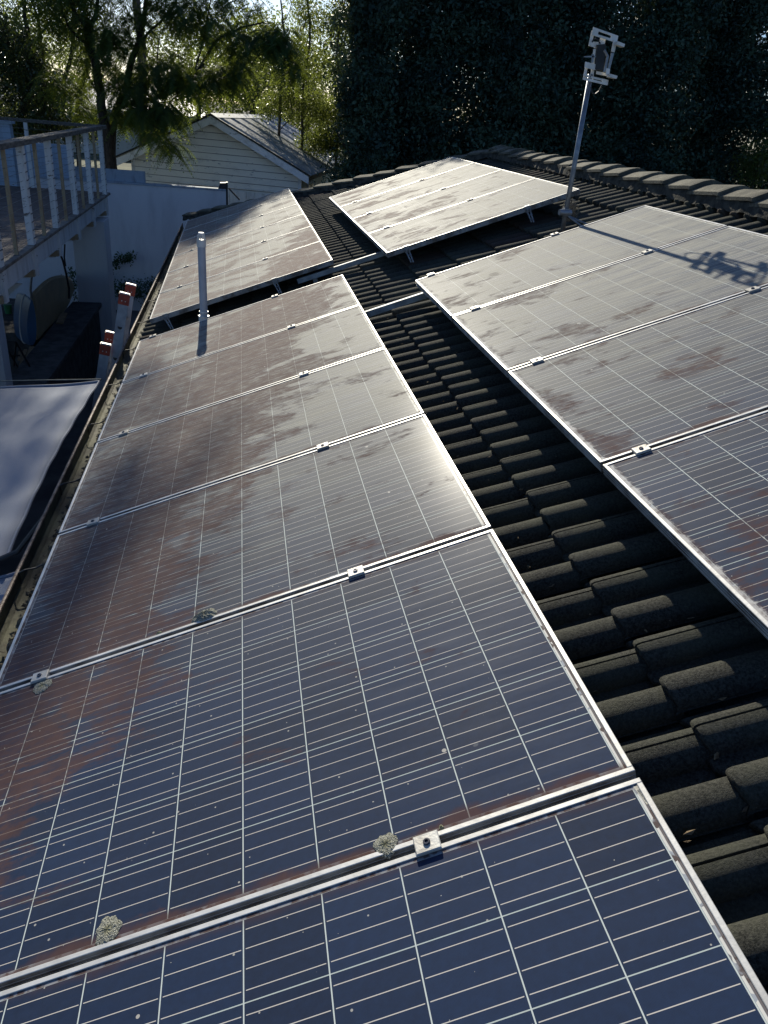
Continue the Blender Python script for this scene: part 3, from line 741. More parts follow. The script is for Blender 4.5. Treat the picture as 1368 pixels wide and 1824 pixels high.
# ------------------------------------------------------------------ deck with wire balustrade
DZ = .085; DX = -1.53; Y0, Y1 = 5.2, 14.05; L0 = (DX - 1.2, 10, DZ)
dk = thing('raised_deck', 'raised timber deck with peeling white posts and wire balustrade on the left', 'deck', L0)
b = MB(); yy = Y0
while yy < Y1:
    j = rng.normal(0, .0015); b.bevbox((-5.2, yy, DZ - .03 + j), (DX - .065, yy + .086, DZ + j), .003); yy += .091
b.build('deck_floor', M['deck'], dk, L0)
b = MB(); b.bevbox((DX - .06, Y0, DZ - .028), (DX + .045, Y1 + .05, DZ + .004), .004); b.build('edge_board', M['deck_edge'], dk, L0)
b = MB(); b.box((DX - .04, Y0, DZ - .25), (DX - .002, Y1, DZ - .032)); b.build('rim_joist', M['white_paint'], dk, L0)
posts = [7.16, 8.49, 9.80, 11.14, 12.45, 13.80]
for yy in posts:
    b = MB(); b.bevbox((DX - .035, yy - .055, DZ + .003), (DX + .03, yy + .055, 1.10), .003)
    for i in range(11): b.tube([(DX + .031, yy - .03, DZ + .07 + i*.085), (DX + .036, yy + .035, DZ + .07 + i*.085 + .005)], .005, 5, mi=1)
    p = b.build('post', [M['peel'], M['dark']], dk, L0)
    b = MB(); b.bevbox((DX - .03, yy + .06, DZ + .50), (DX - .012, yy + .20, DZ + .66), .002); pl = b.build('bracket_plate', M['white_paint'], p, L0)
    b = MB(); b.bevbox((DX - .002, yy - .05, DZ - .34), (DX + .03, yy + .05, DZ - .03), .003); b.build('post_base', M['peel'], dk, L0)
    b = MB(); b.box((DX - 1.6, yy - .04, DZ - .36), (DX - .05, yy + .04, DZ - .252)); b.build('bearer', M['white_paint'], dk, L0)
    b = MB(); b.box((DX - .28, yy - .13, DZ - .33), (DX + .01, yy - .06, DZ - .262)); b.build('joist_end', M['rusty'], dk, L0)
for yy in (6.5, 7.82, 9.13, 10.45, 11.78, 13.12):
    b = MB(); b.bevbox((DX - .022, yy - .02, DZ + .003), (DX + .014, yy + .02, 1.10), .002); b.build('thin_post', M['rusty'], dk, L0)
b = MB(); b.bevbox((DX - .07, Y0, 1.10), (DX + .065, Y1 + .06, 1.155), .006); b.build('handrail', M['rail_top'], dk, L0)
b = MB(); b.bevbox((DX - 3.6, Y1 - .03, 1.10), (DX - .071, Y1 + .05, 1.15), .006); b.build('handrail', M['rail_top'], dk, L0)
for i in range(11):
    z = DZ + .07 + i * .085; pts = []
    for k in range(40):
        y_ = Y0 + (Y1 - Y0) * k / 39; pts.append((DX - .003, y_, z))
    b = MB(); b.tube([(DX + .002, Y0, z), (DX + .002, Y1, z)], .0022, 5); b.build('wire', M['cable'], dk, L0)
    b = MB(); b.tube([(DX, Y1, z), (DX - 3.4, Y1, z)], .0022, 5); b.build('wire', M['cable'], dk, L0)
for xx in (-2.75, -4.0):
    b = MB(); b.bevbox((xx - .03, Y1 - .02, DZ + .003), (xx + .03, Y1 + .02, 1.10), .003); b.build('post', M['peel'], dk, L0)
# parapet at the back of the deck
b = MB(); b.box((-5.2, 14.12, -.1), (-3.02, 14.3, 1.05)); b.box((-5.2, 14.08, 1.05), (-2.98, 14.34, 1.09))
tag(b.build('parapet_wall', M['wall_blue']), 'short blue grey parapet wall at the far left behind the deck rail', 'wall')
# gusset under the deck
z65 = lambda x, y: (x / 6.515, 440 + y / 6.515)
b = MB(); b.prism([onY(*z65(x, y), 8.42) for x, y in ((-60, 400), (255, 430), (150, 520), (-60, 720))], (0, .03, 0)); b.build('gusset', M['white_paint'], dk, L0)
# pillars
b = MB(); b.bevbox((-2.03, 13.25, GZ + .03), (-1.50, 13.78, DZ - .37), .004)
tag(b.build('pillar', M['wall']), 'broad pale rendered pillar under the far corner of the deck', 'pillar')
b = MB(); b.bevbox((-2.16, 8.15, GZ + .03), (-1.925, 8.40, -.46), .006)
tag(b.build('pillar', M['wall']), 'pale square pillar at the left edge of the photo under the deck', 'pillar')

# ------------------------------------------------------------------ boundary wall
L0 = (-2.5, 17.1, GZ)
bw = thing('rendered_wall', 'long white rendered boundary wall with water stains behind the yard', 'wall', L0)
b = MB(); b.box((-9, 17.0, GZ), (.46, 17.2, -.035)); b.build('lower_wall', M['wall'], bw, L0)
b = MB(); b.box((-9, 16.985, -.034), (.46, 17.22, .005)); b.build('coping', M['cement'], bw, L0)
b = MB(); b.box((-9, 17.02, .006), (-2.62, 17.2, .62)); b.build('upper_wall', M['wall_blue'], bw, L0)
b = MB(); b.prism([(.30, 17.0, .006), (.47, 17.0, .006), (.47, 17.0, .13), (.34, 17.0, .12)], (0, .22, 0)); b.build('end_block', M['dark_trim'], bw, L0)
b = MB(); b.box((.462, 17.0, GZ), (.50, 17.2, .14)); b.build('end_post', M['dark_trim'], bw, L0)
b = MB(); b.beam((.52, 17.1, .02), (.75, 17.1, -.20), .03, .03); b.build('stay', M['dark_trim'], bw, L0)
b = MB(); b.box((-2.615, 17.06, .007), (-1.2, 17.09, .235)); b.box((-1.22, 17.05, .007), (-1.195, 17.058, .235))
tag(b.build('cement_panel', M['cement']), 'blue grey cement sheet standing on the boundary wall left of the shed', 'panel')
# low dark bench wall under the deck
b = MB(); b.bevbox((-2.13, 6.0, -1.70), (-1.645, 13.2, -1.635), .006); b.box((-2.10, 6.0, GZ + .03), (-1.70, 13.18, -1.70))
tag(b.build('low_wall', M['stone']), 'low dark stone ledge running along under the deck', 'low wall')

# ------------------------------------------------------------------ things stored under the deck
def surfboard(label, pts, off, mat, rim, name='surfboard'):
    L0 = np.mean(pts, axis=0); r = thing(name, label, 'surfboard', L0, None)
    pts = [np.array(p) for p in pts]; c = np.mean(pts, axis=0); off = np.array(off, float)
    n = len(pts); vs = []
    # subdivide outline with Catmull-Rom for a smooth rail
    sm = []
    for i in range(n):
        p0, p1, p2, p3 = pts[i-1], pts[i], pts[(i+1) % n], pts[(i+2) % n]
        for s in (0, .33, .66): sm.append(.5*((2*p1)+(-p0+p2)*s+(2*p0-5*p1+4*p2-p3)*s*s+(-p0+3*p1-3*p2+p3)*s**3))
    K = len(sm); layers = ((.93, 1.0), (.985, .8), (1.0, .5), (.985, .2), (.93, 0))
    for q, w in layers: vs += [c + (p - c) * q + off * w for p in sm]
    fs = [(i*K+k, i*K+(k+1)%K, (i+1)*K+(k+1)%K, (i+1)*K+k) for i in range(4) for k in range(K)]
    a = MB(); a.add(vs, fs + [tuple(range(K))] + [tuple(range(5*K-1, 4*K-1, -1))]); a.build('board', mat, r, L0)
    a = MB(); a.tube([c + (p - c) * 1.0 + off * .5 for p in sm] + [sm[0] + off * .5], .012, 6); a.build('rail_edge', rim, r, L0); return r
surfboard('big yellowed longboard standing on its edge along the ledge under the deck',
          [onX(*z65(x, y), -2.16) for x, y in ((385, 580), (440, 500), (560, 390), (660, 345), (760, 338), (830, 370), (866, 430), (868, 500), (840, 590), (790, 700), (690, 820), (600, 910), (520, 990), (450, 1068), (425, 900), (405, 720))],
          (-.06, 0, 0), M['board_y'], M['board_y'])
surfboard('small dark blue surfboard with a pale rim in front of the yellowed longboard',
          [onY(*z65(x, y), 9.5) for x, y in ((368, 590), (398, 680), (420, 820), (428, 980), (415, 1100), (375, 1160), (335, 1120), (312, 980), (314, 820), (335, 680))],
          (-.25, .35, 0), M['board_b'], M['white_paint'])
b = MB(); b.tube([onY(*z65(x, y), 9.35) for x, y in ((375, 300), (360, 420), (355, 500), (370, 600))], .014, 6)
tag(b.build('rope', M['cable']), 'grey rope hanging from the deck to the blue surfboard', 'rope')
b = MB(); b.tube([onX(*z65(x, y), -1.9) for x, y in ((690, 60), (730, 160), (765, 300), (800, 480), (800, 600))], .016, 6); b.tube([onX(*z65(x, y), -1.9) for x, y in ((752, -30), (745, 120), (760, 220))], .012, 6)
tag(b.build('rope', M['dark']), 'dark strap hanging from the deck across the yellowed longboard', 'rope')
for i, (a_, b_, lab) in enumerate((((245, 1215), (225, 1310), 'short plank leaning leftmost below the blue surfboard'),
                                   ((300, 1195), (235, 1405), 'long thin plank leaning in the middle below the blue surfboard'),
                                   ((375, 1165), (285, 1400), 'widest plank leaning closest under the tip of the blue surfboard'))):
    b = MB(); b.beam(onX(*z65(*a_), -2.18), onX(*z65(*b_), -2.16), .07 if i == 2 else .045, .03, up=(0, 0, 1)); tag(b.build('plank', M['timber']), lab, 'plank', 'planks leaning under the deck')
b = MB(); b.beam(onZ(*z65(690, 885), -1.62), onZ(*z65(745, 770), -1.62), .10, .03)
tag(b.build('timber_block', M['timber']), 'pale timber offcut lying on the ledge under the longboard', 'timber block')
bc = onY(*z65(100, 770), 12.8); b = MB(); b.tube([bc, bc + (0, 0, .14)], [.05, .063], 14); b.tube([bc + (0, 0, .14), bc + (0, 0, .15)], .068, 14)
tag(b.build('bucket', M['bucket']), 'green plastic bucket standing at the back under the deck', 'bucket')
b = MB(); b.box((-4.2, 11.6, GZ + .03), (-2.5, 13.9, bc[2] - .002)); tag(b.build('storage_box', M['stone']), 'dark storage chest under the deck carrying the green bucket', 'chest')
sp = [onY(*z65(x, y), 9.2) for x, y in ((40, 1110), (185, 1105), (110, 1185))]
b = MB(); b.beam(sp[0], sp[1], .03, .03); q = .62
for s_ in (sp[0], sp[1]):
    for dx in (-.10, .10): b.beam(s_, (s_[0] + dx, s_[1] + .1, s_[2] - .35), .02, .02)
b.beam(sp[0] + (0, .1, -.2), sp[1] + (0, .1, -.2), .02, .02)
tag(b.build('folding_stool', M['dark_trim']), 'black folding frame standing in the dark beside the left pillar', 'stool')

# ------------------------------------------------------------------ extension ladder leaning on the gutter
L0 = (-.9, 6.5, GZ); ld = thing('extension_ladder', 'aluminium extension ladder with red end caps leaning on the gutter', 'ladder', L0)
sl_ = np.array([-.21, 0, -1.0]); sl_ /= np.linalg.norm(sl_)
def rail(top, ln, hole0=None, caplab='end_cap'):
    top = np.array(top, float); perp = np.array([1.0, 0, -.21]); perp /= np.linalg.norm(perp); w, d = .086, .026
    bt = top + sl_ * ln
    b = MB(); b.beam(top, bt, d, w, up=perp)
    o = b.build('rail', M['fibre'], ld, L0)
    b = MB(); b.beam(top - sl_ * .012, top + sl_ * .085, d + .008, w + .008, up=perp); c_ = b.build('end_cap', M['orange'], o, L0)
    b = MB(); b.beam(top - sl_ * .024, top - sl_ * .0125, d + .004, w + .002, up=perp); b.build('cap_pad', M['pvc_white'], c_, L0)
    if hole0:
        b = MB(); s_ = hole0
        while s_ < min(ln, 1.6):
            p = top + sl_ * s_; pts = []
            for a in np.linspace(0, math.pi, 9): pts.append(p + perp * (.021 * math.cos(a)) + sl_ * (.026 * math.sin(a) - .008) + np.array([0, -.0138, 0]))
            b.prism(pts, (0, .004, 0)); s_ += .30
        b.build('rung_socket', M['dark'], o, L0)
    b = MB()
    for q in (-.016, .016): p = top + sl_ * .05 + perp * q; b.tube([p + (0, -.018, 0), p + (0, -.022, 0)], .005, 8)
    b.build('rivet', M['alu'], c_, L0)
tA = onY(222, 526, 6.30); tB = onY(233, 510, 6.72); rail(tA, 2.75, .30); rail(tB, 2.75)
tC = onY(188, 616, 6.26); tD = onY(196.5, 595, 6.74); rail(tC, 2.38); rail(tD, 2.38)
for i in range(8):
    p = (tA + tB) / 2 + sl_ * (.30 + i * .3); b = MB(); b.tube([(p[0], 6.31, p[2]), (p[0], 6.71, p[2])], .015, 8); b.build('rung', M['alu'], ld, L0)
for i in range(7):
    p = (tC + tD) / 2 + sl_ * (.30 + i * .3); b = MB(); b.tube([(p[0], 6.28, p[2]), (p[0], 6.72, p[2])], .015, 8); b.build('rung', M['alu'], ld, L0)

# ------------------------------------------------------------------ shade sails
def sail(corners, sag, label, curve, nm='shade_sail', N=60):
    A, B, C_, D = [np.array(c, float) for c in corners]       # A-B right side near the gutter, D-C left side
    r = thing(nm, label, 'shade sail', (A + B + C_ + D) / 4, 'shade sails tied to the gutter'); L0 = (A + B + C_ + D) / 4
    V = []
    for i in range(N + 1):
        for j in range(N + 1):
            s, t_ = i / N, j / N
            p = (A * (1-s) + B * s) * (1-t_) + (D * (1-s) + C_ * s) * t_
            p = p + np.array([-curve, 0, 0]) * 4 * s * (1-s) * (1-t_)
            p[2] -= sag * 16 * s*(1-s)*t_*(1-t_) + .010 * math.sin(9*s + 5*t_) * (1-t_) + .007 * math.sin(31*t_ - 9*s) + .005 * math.sin(40*s + 12*t_)
            V.append(p)
    Fq = [(i*(N+1)+j, i*(N+1)+j+1, (i+1)*(N+1)+j+1, (i+1)*(N+1)+j) for i in range(N) for j in range(N)]
    o = np_mesh('cloth', V, Fq, M['sail'], r, L0, smooth=True)
    m = o.modifiers.new('thick', 'SOLIDIFY'); m.thickness = .003
    for nm_, idx in (('hem', [i*(N+1) for i in range(N+1)]), ('hem', [j for j in range(N+1)])):
        b = MB(); b.tube([V[i] + np.array([0, 0, .002]) for i in idx], .009, 6); b.build(nm_, M['sail'], r, L0)
    return r
sail(((-.375, 5.32, -.43), (-.50, 2.86, -.62), (-5.2, .9, -1.1), (-5.2, 6.5, -1.25)), .05, 'large blue grey shade sail dappled by tree shade beside the gutter', .035)
sail(((-.36, 2.80, -.66), (-.33, -1.2, -.62), (-4.2, -1.4, -1.3), (-4.2, 2.1, -1.3)), .02, 'smaller grey shade sail closest to the camera at the left edge of the photo', .02)
b = MB(); b.tube([(-.27, 2.83, -.36), (-.42, 2.80, -.55), (-.7, 2.74, -.66), (-1.3, 2.62, -.80)], .014, 7)
tag(b.build('strap', M['dark']), 'dark strap tying the sail corners to the gutter', 'strap')
b = MB(); b.tube([(-.36, 5.34, -.42), (-1.6, 6.9, -.98), (-2.6, 7.6, -1.3)], .007, 6)
tag(b.build('tension_rope', M['cable']), 'thin tension rope running left from the top corner of the large sail', 'rope')

# ------------------------------------------------------------------ weatherboard shed
ang = -rad(14.8); ca, sa = math.cos(ang), math.sin(ang); AP = np.array([.17, 20.4, 0.0]); SG = -1.36
def SH(x, y, z): return np.array([AP[0] + x*ca - y*sa, AP[1] + x*sa + y*ca, z])
ZR, ZE, HW, DP = 1.33, .24, 2.32, 6.6; L0 = SH(0, 3, SG)
sh = thing('weatherboard_shed', 'old cream weatherboard shed with a corrugated iron gable roof behind the wall', 'shed', L0)
slope = (ZR - ZE) / HW; ww = 2.14
def zroof(x): return ZR - abs(x) * slope
b = MB(); bh = .155; z = SG
while z < ZR - .1:
    z1 = z + bh
    half = min(ww, (ZR - .09 - z) / slope); half1 = min(ww, max((ZR - .09 - z1) / slope, .01))
    if half > .02: b.add([SH(-half, .0 - .026, z), SH(half, -.026, z), SH(half1, .004, z1), SH(-half1, .004, z1), SH(-half, .02, z), SH(half, .02, z)], [(0, 1, 2, 3), (0, 4, 5, 1)])
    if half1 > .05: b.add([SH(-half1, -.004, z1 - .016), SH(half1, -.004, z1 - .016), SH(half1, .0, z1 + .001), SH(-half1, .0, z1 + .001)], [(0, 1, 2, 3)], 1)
    z += bh
for sx in (-1, 1): b.add([SH(sx*ww, 0, SG), SH(sx*ww, DP, SG), SH(sx*ww, DP, zroof(ww) - .05), SH(sx*ww, 0, zroof(ww) - .05)], [(0, 1, 2, 3)])
b.add([SH(-ww, DP, SG), SH(ww, DP, SG), SH(ww, DP, zroof(ww) - .05), SH(0, DP, ZR - .05), SH(-ww, DP, zroof(ww) - .05)], [(0, 1, 2, 3, 4)])
b.build('wall', [M['weather'], M['lap_shade']], sh, L0)
b = MB(); x = -1.15
while x < ww - .03:
    w = .215; x2 = min(x + w, ww - .02); zt_ = min(-.30 + (x + 1.15) * -.02, 9); b.box((x + .006, -.06, SG), (x2 - .006, -.032, zt_ + .02), M=SH); x = x2
b.box((-1.2, -.05, zt_ + .10), (ww - .02, -.02, zt_ + .13), M=SH)
b.build('boarded_door', M['vboard'], sh, L0)
for sx in (-1, 1):
    b = MB(); b.prism([SH(0, -.36, ZR + .0), SH(sx*(HW+.1), -.36, ZE - .045), SH(sx*(HW+.1), -.36, ZE - .215), SH(0, -.36, ZR - .17)], SH(0, .03, 0) - SH(0, 0, 0)); b.build('bargeboard', M['barge'], sh, L0)
    b = MB(); b.box((sx*ww - .04, -.03, SG), (sx*ww + .04, .03, zroof(ww) - .08), M=SH); b.build('corner_board', M['barge'], sh, L0)
    V = []; NX, NY = 6, 260
    for i in range(NX + 1):
        for j in range(NY + 1):
            yy = -.40 + (DP + .75) * j / NY; xx = (HW + .13) * i / NX
            V.append(SH(sx * xx, yy, ZR + .035 - xx * slope + .014 * math.sin(2*math.pi*yy/.11)))
    Fq = [(i*(NY+1)+j, i*(NY+1)+j+1, (i+1)*(NY+1)+j+1, (i+1)*(NY+1)+j) for i in range(NX) for j in range(NY)]
    o = np_mesh('roof_sheet', V, Fq, M['iron'], sh, L0, smooth=True)
    b = MB(); b.prism([SH(0, -.40, ZR + .05), SH(sx*(HW+.13), -.40, ZE + .0), SH(sx*(HW+.13), -.40, ZE - .035), SH(0, -.40, ZR + .005)], SH(0, .035, 0) - SH(0, 0, 0)); b.build('verge_trim', M['dark_trim'], sh, L0)
    b = MB(); b.box((sx*(HW+.06) - .02, -.3, ZE - .15), (sx*(HW+.06) + .02, DP + .2, ZE - .03), M=SH); b.build('eave_board', M['dark_trim'], sh, L0)
b = MB(); b.prism([SH(-.17, -.41, ZR - .02), SH(0, -.41, ZR + .065), SH(.17, -.41, ZR - .02), SH(.17, -.41, ZR - .032), SH(0, -.41, ZR + .05), SH(-.17, -.41, ZR - .032)], SH(0, DP + .77, 0) - SH(0, 0, 0)); b.build('ridge_cap', M['iron'], sh, L0)
b = MB(); b.box((ww + .002, 1.0, -.75), (ww + .03, 1.9, -.05), M=SH); w_ = b.build('window', M['barge'], sh, L0)
b = MB(); b.box((ww + .031, 1.07, -.68), (ww + .036, 1.83, -.12), M=SH); b.build('pane', M['window'], w_, L0)

# ------------------------------------------------------------------ far neighbour glimpsed through the trees
L0 = (-6, 47, -1.35); fh = thing('distant_house', 'pale neighbouring house glimpsed between the trunks on the left', 'house', L0)
b = MB(); b.box((-12, 45, -1.35), (-1.0, 52, .7)); b.build('wall', M['far_wall'], fh, L0)
b = MB(); b.prism([(-12.4, 44.6, .7), (-.6, 44.6, .7), (-2.5, 48.5, 2.0), (-10.5, 48.5, 2.0)], (0, 0, .1)); b.prism([(-12.4, 52.4, .7), (-10.5, 48.5, 2.0), (-2.5, 48.5, 2.0), (-.6, 52.4, .7)], (0, 0, .1)); b.build('roof', M['far_roof'], fh, L0)
for xx in (-10, -7.2, -4.4):
    b = MB(); b.box((xx, 44.95, -.7), (xx + 1.3, 44.99, .3)); b.build('window', M['window'], fh, L0)

# ------------------------------------------------------------------ foliage
def unit(v): return v / (np.linalg.norm(v, axis=-1, keepdims=True) + 1e-9)
def ell_points(c, r, n, shell=.35):
    d = unit(rng.normal(size=(n, 3))); q = rng.random(n) ** shell
    return np.array(c) + d * q[:, None] * np.array(r)
def leaf_quads(P, size, aspect=.5, dirbias=(0, 0, -.3), spread=1.0):
    n = len(P); t = unit(rng.normal(size=(n, 3)) * spread + np.array(dirbias)); s = unit(np.cross(t, rng.normal(size=(n, 3))))
    L = size * rng.uniform(.6, 1.35, (n, 1)); Wd = L * aspect; nn = np.cross(t, s) * L * .12
    V = np.stack([P, P + t*L*.5 + s*Wd*.5 + nn, P + t*L, P + t*L*.5 - s*Wd*.5 + nn], 1)
    return V.reshape(-1, 3)
def quads(V): return np.arange(len(V)).reshape(-1, 4)
def clump_leaves(c, r, n_twig, per, size, aspect=.5, tw=.16, shell=.4):
    T = ell_points(c, r, n_twig, shell); P = np.repeat(T, per, 0) + rng.normal(0, tw, (n_twig * per, 3)) * (1, 1, .8)
    return leaf_quads(P, size, aspect)
def fronds(c, r, n, length=.45, npair=13, shell=.5, droop=.9):
    """pinnate drooping fronds"""
    O = ell_points(c, r, n, shell); az = rng.uniform(0, 2*math.pi, n); V = []
    d0 = np.stack([np.cos(az), np.sin(az), rng.uniform(-.5, .35, n)], 1)
    Ln = length * rng.uniform(.6, 1.3, n); s = np.linspace(.08, 1, npair)
    for k in range(npair):
        p = O + d0 * (Ln * s[k])[:, None] + np.array([0, 0, -1]) * (Ln * droop * s[k] ** 2 * .8)[:, None]
        tan = unit(d0 + np.array([0, 0, -1]) * (droop * 1.6 * s[k])); side = unit(np.cross(tan, np.array([0, 0, 1.]) + 1e-3))
        pl = (.085 * math.sin(math.pi * (.15 + .8 * s[k])) + .012) * (length / .45)
        for sg in (-1, 1):
            e = unit(side * sg + tan * .75 + np.array([0, 0, -.35])) * pl; wv = tan * .0125 * (length / .45)
            V.append(np.stack([p - wv, p + wv, p + e + wv * .5, p + e - wv * .5], 1))
    return np.concatenate(V).reshape(-1, 3)
def tree(name, label, cat, base, limbs, leaves, leafmat, bark, group=None):
    r = thing(name, label, cat, base, group); b = MB()
    for pts, ra, rb in limbs:
        pts = [np.array(p, float) for p in pts]; sm = []
        for i in range(len(pts) - 1):
            p0 = pts[max(i-1, 0)]; p1, p2 = pts[i], pts[i+1]; p3 = pts[min(i+2, len(pts)-1)]
            for s in (0, .25, .5, .75):
                q = .5*((2*p1)+(-p0+p2)*s+(2*p0-5*p1+4*p2-p3)*s*s+(-p0+3*p1-3*p2+p3)*s**3); sm.append(q + rng.normal(0, ra*.15, 3))
        sm.append(pts[-1]); n = len(sm); b.tube(sm, [ra + (rb-ra)*i/(n-1) for i in range(n)], 8)
    if b.v: b.build('trunk', M[bark], r, base, smooth=True)
    if leaves:
        V = np.concatenate(leaves); np_mesh('crown', V, quads(V), M[leafmat], r, base)
    return r
def pl(Y, *pts): return [onY(x, y, Y) for x, y in pts]
def C3(x, y, Y): return onY(x, y, Y)

# feathery tree behind the wall, left of the shed
Yj = 19.0; base = np.array([C3(190, 240, Yj)[0], Yj, -1.35])
limbs = [([base] + pl(Yj, (187, 235), (178, 150), (163, 90), (152, 40)) , .115, .07),
         (pl(Yj, (152, 45), (130, 15), (118, -30), (95, -110)), .05, .02), (pl(Yj, (158, 60), (172, 15), (180, -40), (200, -140)), .05, .02),
         ([base + (.1, .2, 0)] + pl(Yj + .2, (200, 235), (222, 160), (240, 90), (258, 20), (262, -60)), .10, .04),
         (pl(Yj + .2, (232, 110), (262, 60), (300, 25), (330, -30)), .035, .012),
         (pl(Yj + .3, (215, 190), (290, 170), (345, 135), (385, 75), (430, 50), (470, 40)), .055, .014),
         (pl(Yj + .1, (160, 80), (128, 55), (108, 10), (98, -50)), .04, .015),
         (pl(Yj, (182, 180), (160, 140), (150, 105)), .02, .01), (pl(Yj + .3, (345, 135), (360, 80), (372, 20), (380, -40)), .022, .01),
         (pl(Yj + .3, (300, 165), (280, 120), (285, 60)), .02, .01),
         (pl(Yj - .8, (262, 215), (275, 225), (292, 232)), .012, .006)]
lv = []
for (x, y, Y, rx, rz, n) in ((200, 60, 19, .75, .45, 150), (110, 150, 19.4, .5, .35, 55), (240, 150, 19, .8, .5, 190), (300, 120, 19, .55, .4, 105),
                             (270, 200, 18.6, .6, .28, 120), (300, 195, 18.4, .35, .18, 45), (300, 255, 18.0, .30, .18, 26), (270, 240, 18.1, .25, .14, 16), (385, 135, 19, .5, .30, 90), (425, 120, 19.2, .28, .38, 55),
                             (360, 40, 19, .6, .5, 80), (425, 70, 19, .4, .4, 55), (495, 70, 18.8, .50, .36, 130), (520, 120, 18.8, .3, .25, 40), (170, 110, 19, .5, .5, 60),
                             (90, 50, 19, .5, .5, 34), (290, 10, 19, 1.0, .5, 130), (130, -50, 19, 1.2, .5, 110), (400, 0, 19, .9, .3, 60), (335, 150, 18.8, .5, .26, 60), (215, 205, 19, .4, .3, 50), (150, 190, 19.3, .35, .35, 40)):
    lv.append(fronds(C3(x, y, Y), (rx, .8, rz), int(n * 1.8), .46, 13))
# the part of the crown above the frame that shades the deck, the yard and the far corner of the panels
for (X, Y, Z, rx, ry, rz, n) in ((-2.2, 19.5, 7.2, 1.5, 2.0, 1.0, 200), (-4.2, 19.5, 6.6, 1.5, 2, 1.5, 520), (-3.2, 18.5, 9.2, 2.2, 2, 1.3, 420), (-1.3, 19.2, 4.4, .8, 1.2, .7, 420), (-2.8, 19.2, 5.0, 1.0, 1.6, 1.2, 520), (-2.9, 19.2, 3.4, 1.2, 1.2, .8, 420)):
    lv.append(fronds((X, Y, Z), (rx, ry, rz), n, .55, 10))
limbs += [([C3(118, -30, Yj), (-2.9, 19.1, 5.6), (-3.4, 19, 7.8), (-3.5, 18.8, 9.6)], .04, .015), ([C3(200, -140, Yj), (-1.8, 19.2, 6.2), (-1.6, 19.3, 7.6)], .03, .012)]
tree('feathery_tree', 'tall feathery leaved tree with forked dark trunks rising behind the white wall', 'tree', base, limbs, lv, 'leaf_jac', 'bark')

# added tall tree; its unseen crown is shaped to shade the yard, the deck and the last panels
base = np.array([-2.4, 28.0, -1.35]); lv = []
for (X, Z, rx, ry, rz, n) in ((-1.6, 7.9, 1.75, 1.6, 1.15, 330), (.35, 8.15, 1.0, 1.0, .85, 260), (1.0, 7.6, .55, .8, .75, 110), (-.15, 8.85, .42, .8, .62, 120), (-4.3, 9.3, 1.9, 1.8, 1.7, 380), (-1.9, 9.7, 1.0, 1.2, .6, 60), (-1.2, 12.5, .5, .6, .35, 22), (-2.4, 11.6, .9, .8, .5, 50), (-.75, 13.4, .4, .5, .3, 16), (-4.0, 13.0, 1.8, 1.5, 1.6, 160), (-6.5, 10.5, 2.2, 1.5, 2.2, 240), (-5, 7.5, 2.4, 1.5, 1.2, 200)):
    lv.append(clump_leaves((X, 28.0, Z), (rx, ry, rz), n, 24, .15, .45, .22, .6))
tree('added_shade_tree', 'added tall tree behind the shed, its unseen crown casting shade on the yard', 'tree', base,
     [([base, (-2.3, 28, 3), (-2.5, 28, 7), (-2.9, 28, 11.5)], .17, .06), ([(-2.35, 28, 4.2), (-1.2, 28, 6.4), (-.1, 28, 7.8)], .08, .02), ([(-2.45, 28, 5.5), (-4.0, 28, 8.0), (-5.2, 28, 10)], .08, .02)], lv, 'leaf_mid', 'bark_pale')

# glossy bush tree at the far left
Yg = 20.5; base = np.array([C3(30, 300, Yg)[0], Yg, -1.35])
limbs = [([base] + pl(Yg, (35, 240), (58, 120), (45, 30), (38, -40)), .09, .03), ([base + (.3, 0, 0)] + pl(Yg, (80, 200), (72, 60), (55, 0)), .05, .02)]
lv = []
for (x, y, rx, rz, n) in ((25, 130, .75, .8, 240), (75, 150, .5, .55, 150), (20, 230, .9, .5, 210), (80, 225, .55, .42, 150), (5, 60, .45, .5, 90), (60, 95, .4, .35, 50), (-60, 120, 1.2, 1.6, 300), (140, 230, .35, .3, 50)):
    lv.append(clump_leaves(C3(x, y, Yg), (rx, .9, rz), n, 26, .075, .48, .13))
for (X, Z, rx, rz, n) in ((-6.5, 5.8, 1.6, 1.6, 340), (-8.5, 4.0, 1.8, 2.6, 400)): lv.append(clump_leaves((X, Yg, Z), (rx, 1.4, rz), n, 20, .10, .48, .2))
tree('glossy_leaved_tree', 'bushy glossy leaved tree behind the deck rail at the left edge', 'tree', base, limbs, lv, 'leaf_gloss', 'bark')

# slender trees between the trunks
for i, (x0_, Yb, xs, lab, n) in enumerate(((118, 22.5, ((118, 240), (112, 160), (128, 90), (132, 0)), 'slim leaning tree left of the forked feathery one', 50),
                                        (138, 23.5, ((138, 240), (142, 170), (155, 110), (150, 60)), 'thin dark sapling right behind the forked trunk', 40))):
    base = np.array([C3(x0_, 260, Yb)[0], Yb, -1.35]); lv = []
    for (x, y) in xs[1:]: lv.append(clump_leaves(C3(x, y, Yb), (.6, .7, .5), n, 16, .07, .5, .14))
    tree('slender_tree', lab, 'tree', base, [([base] + pl(Yb, *xs, (xs[-1][0], -60)), .07, .03)], lv, 'leaf_mid', 'bark')

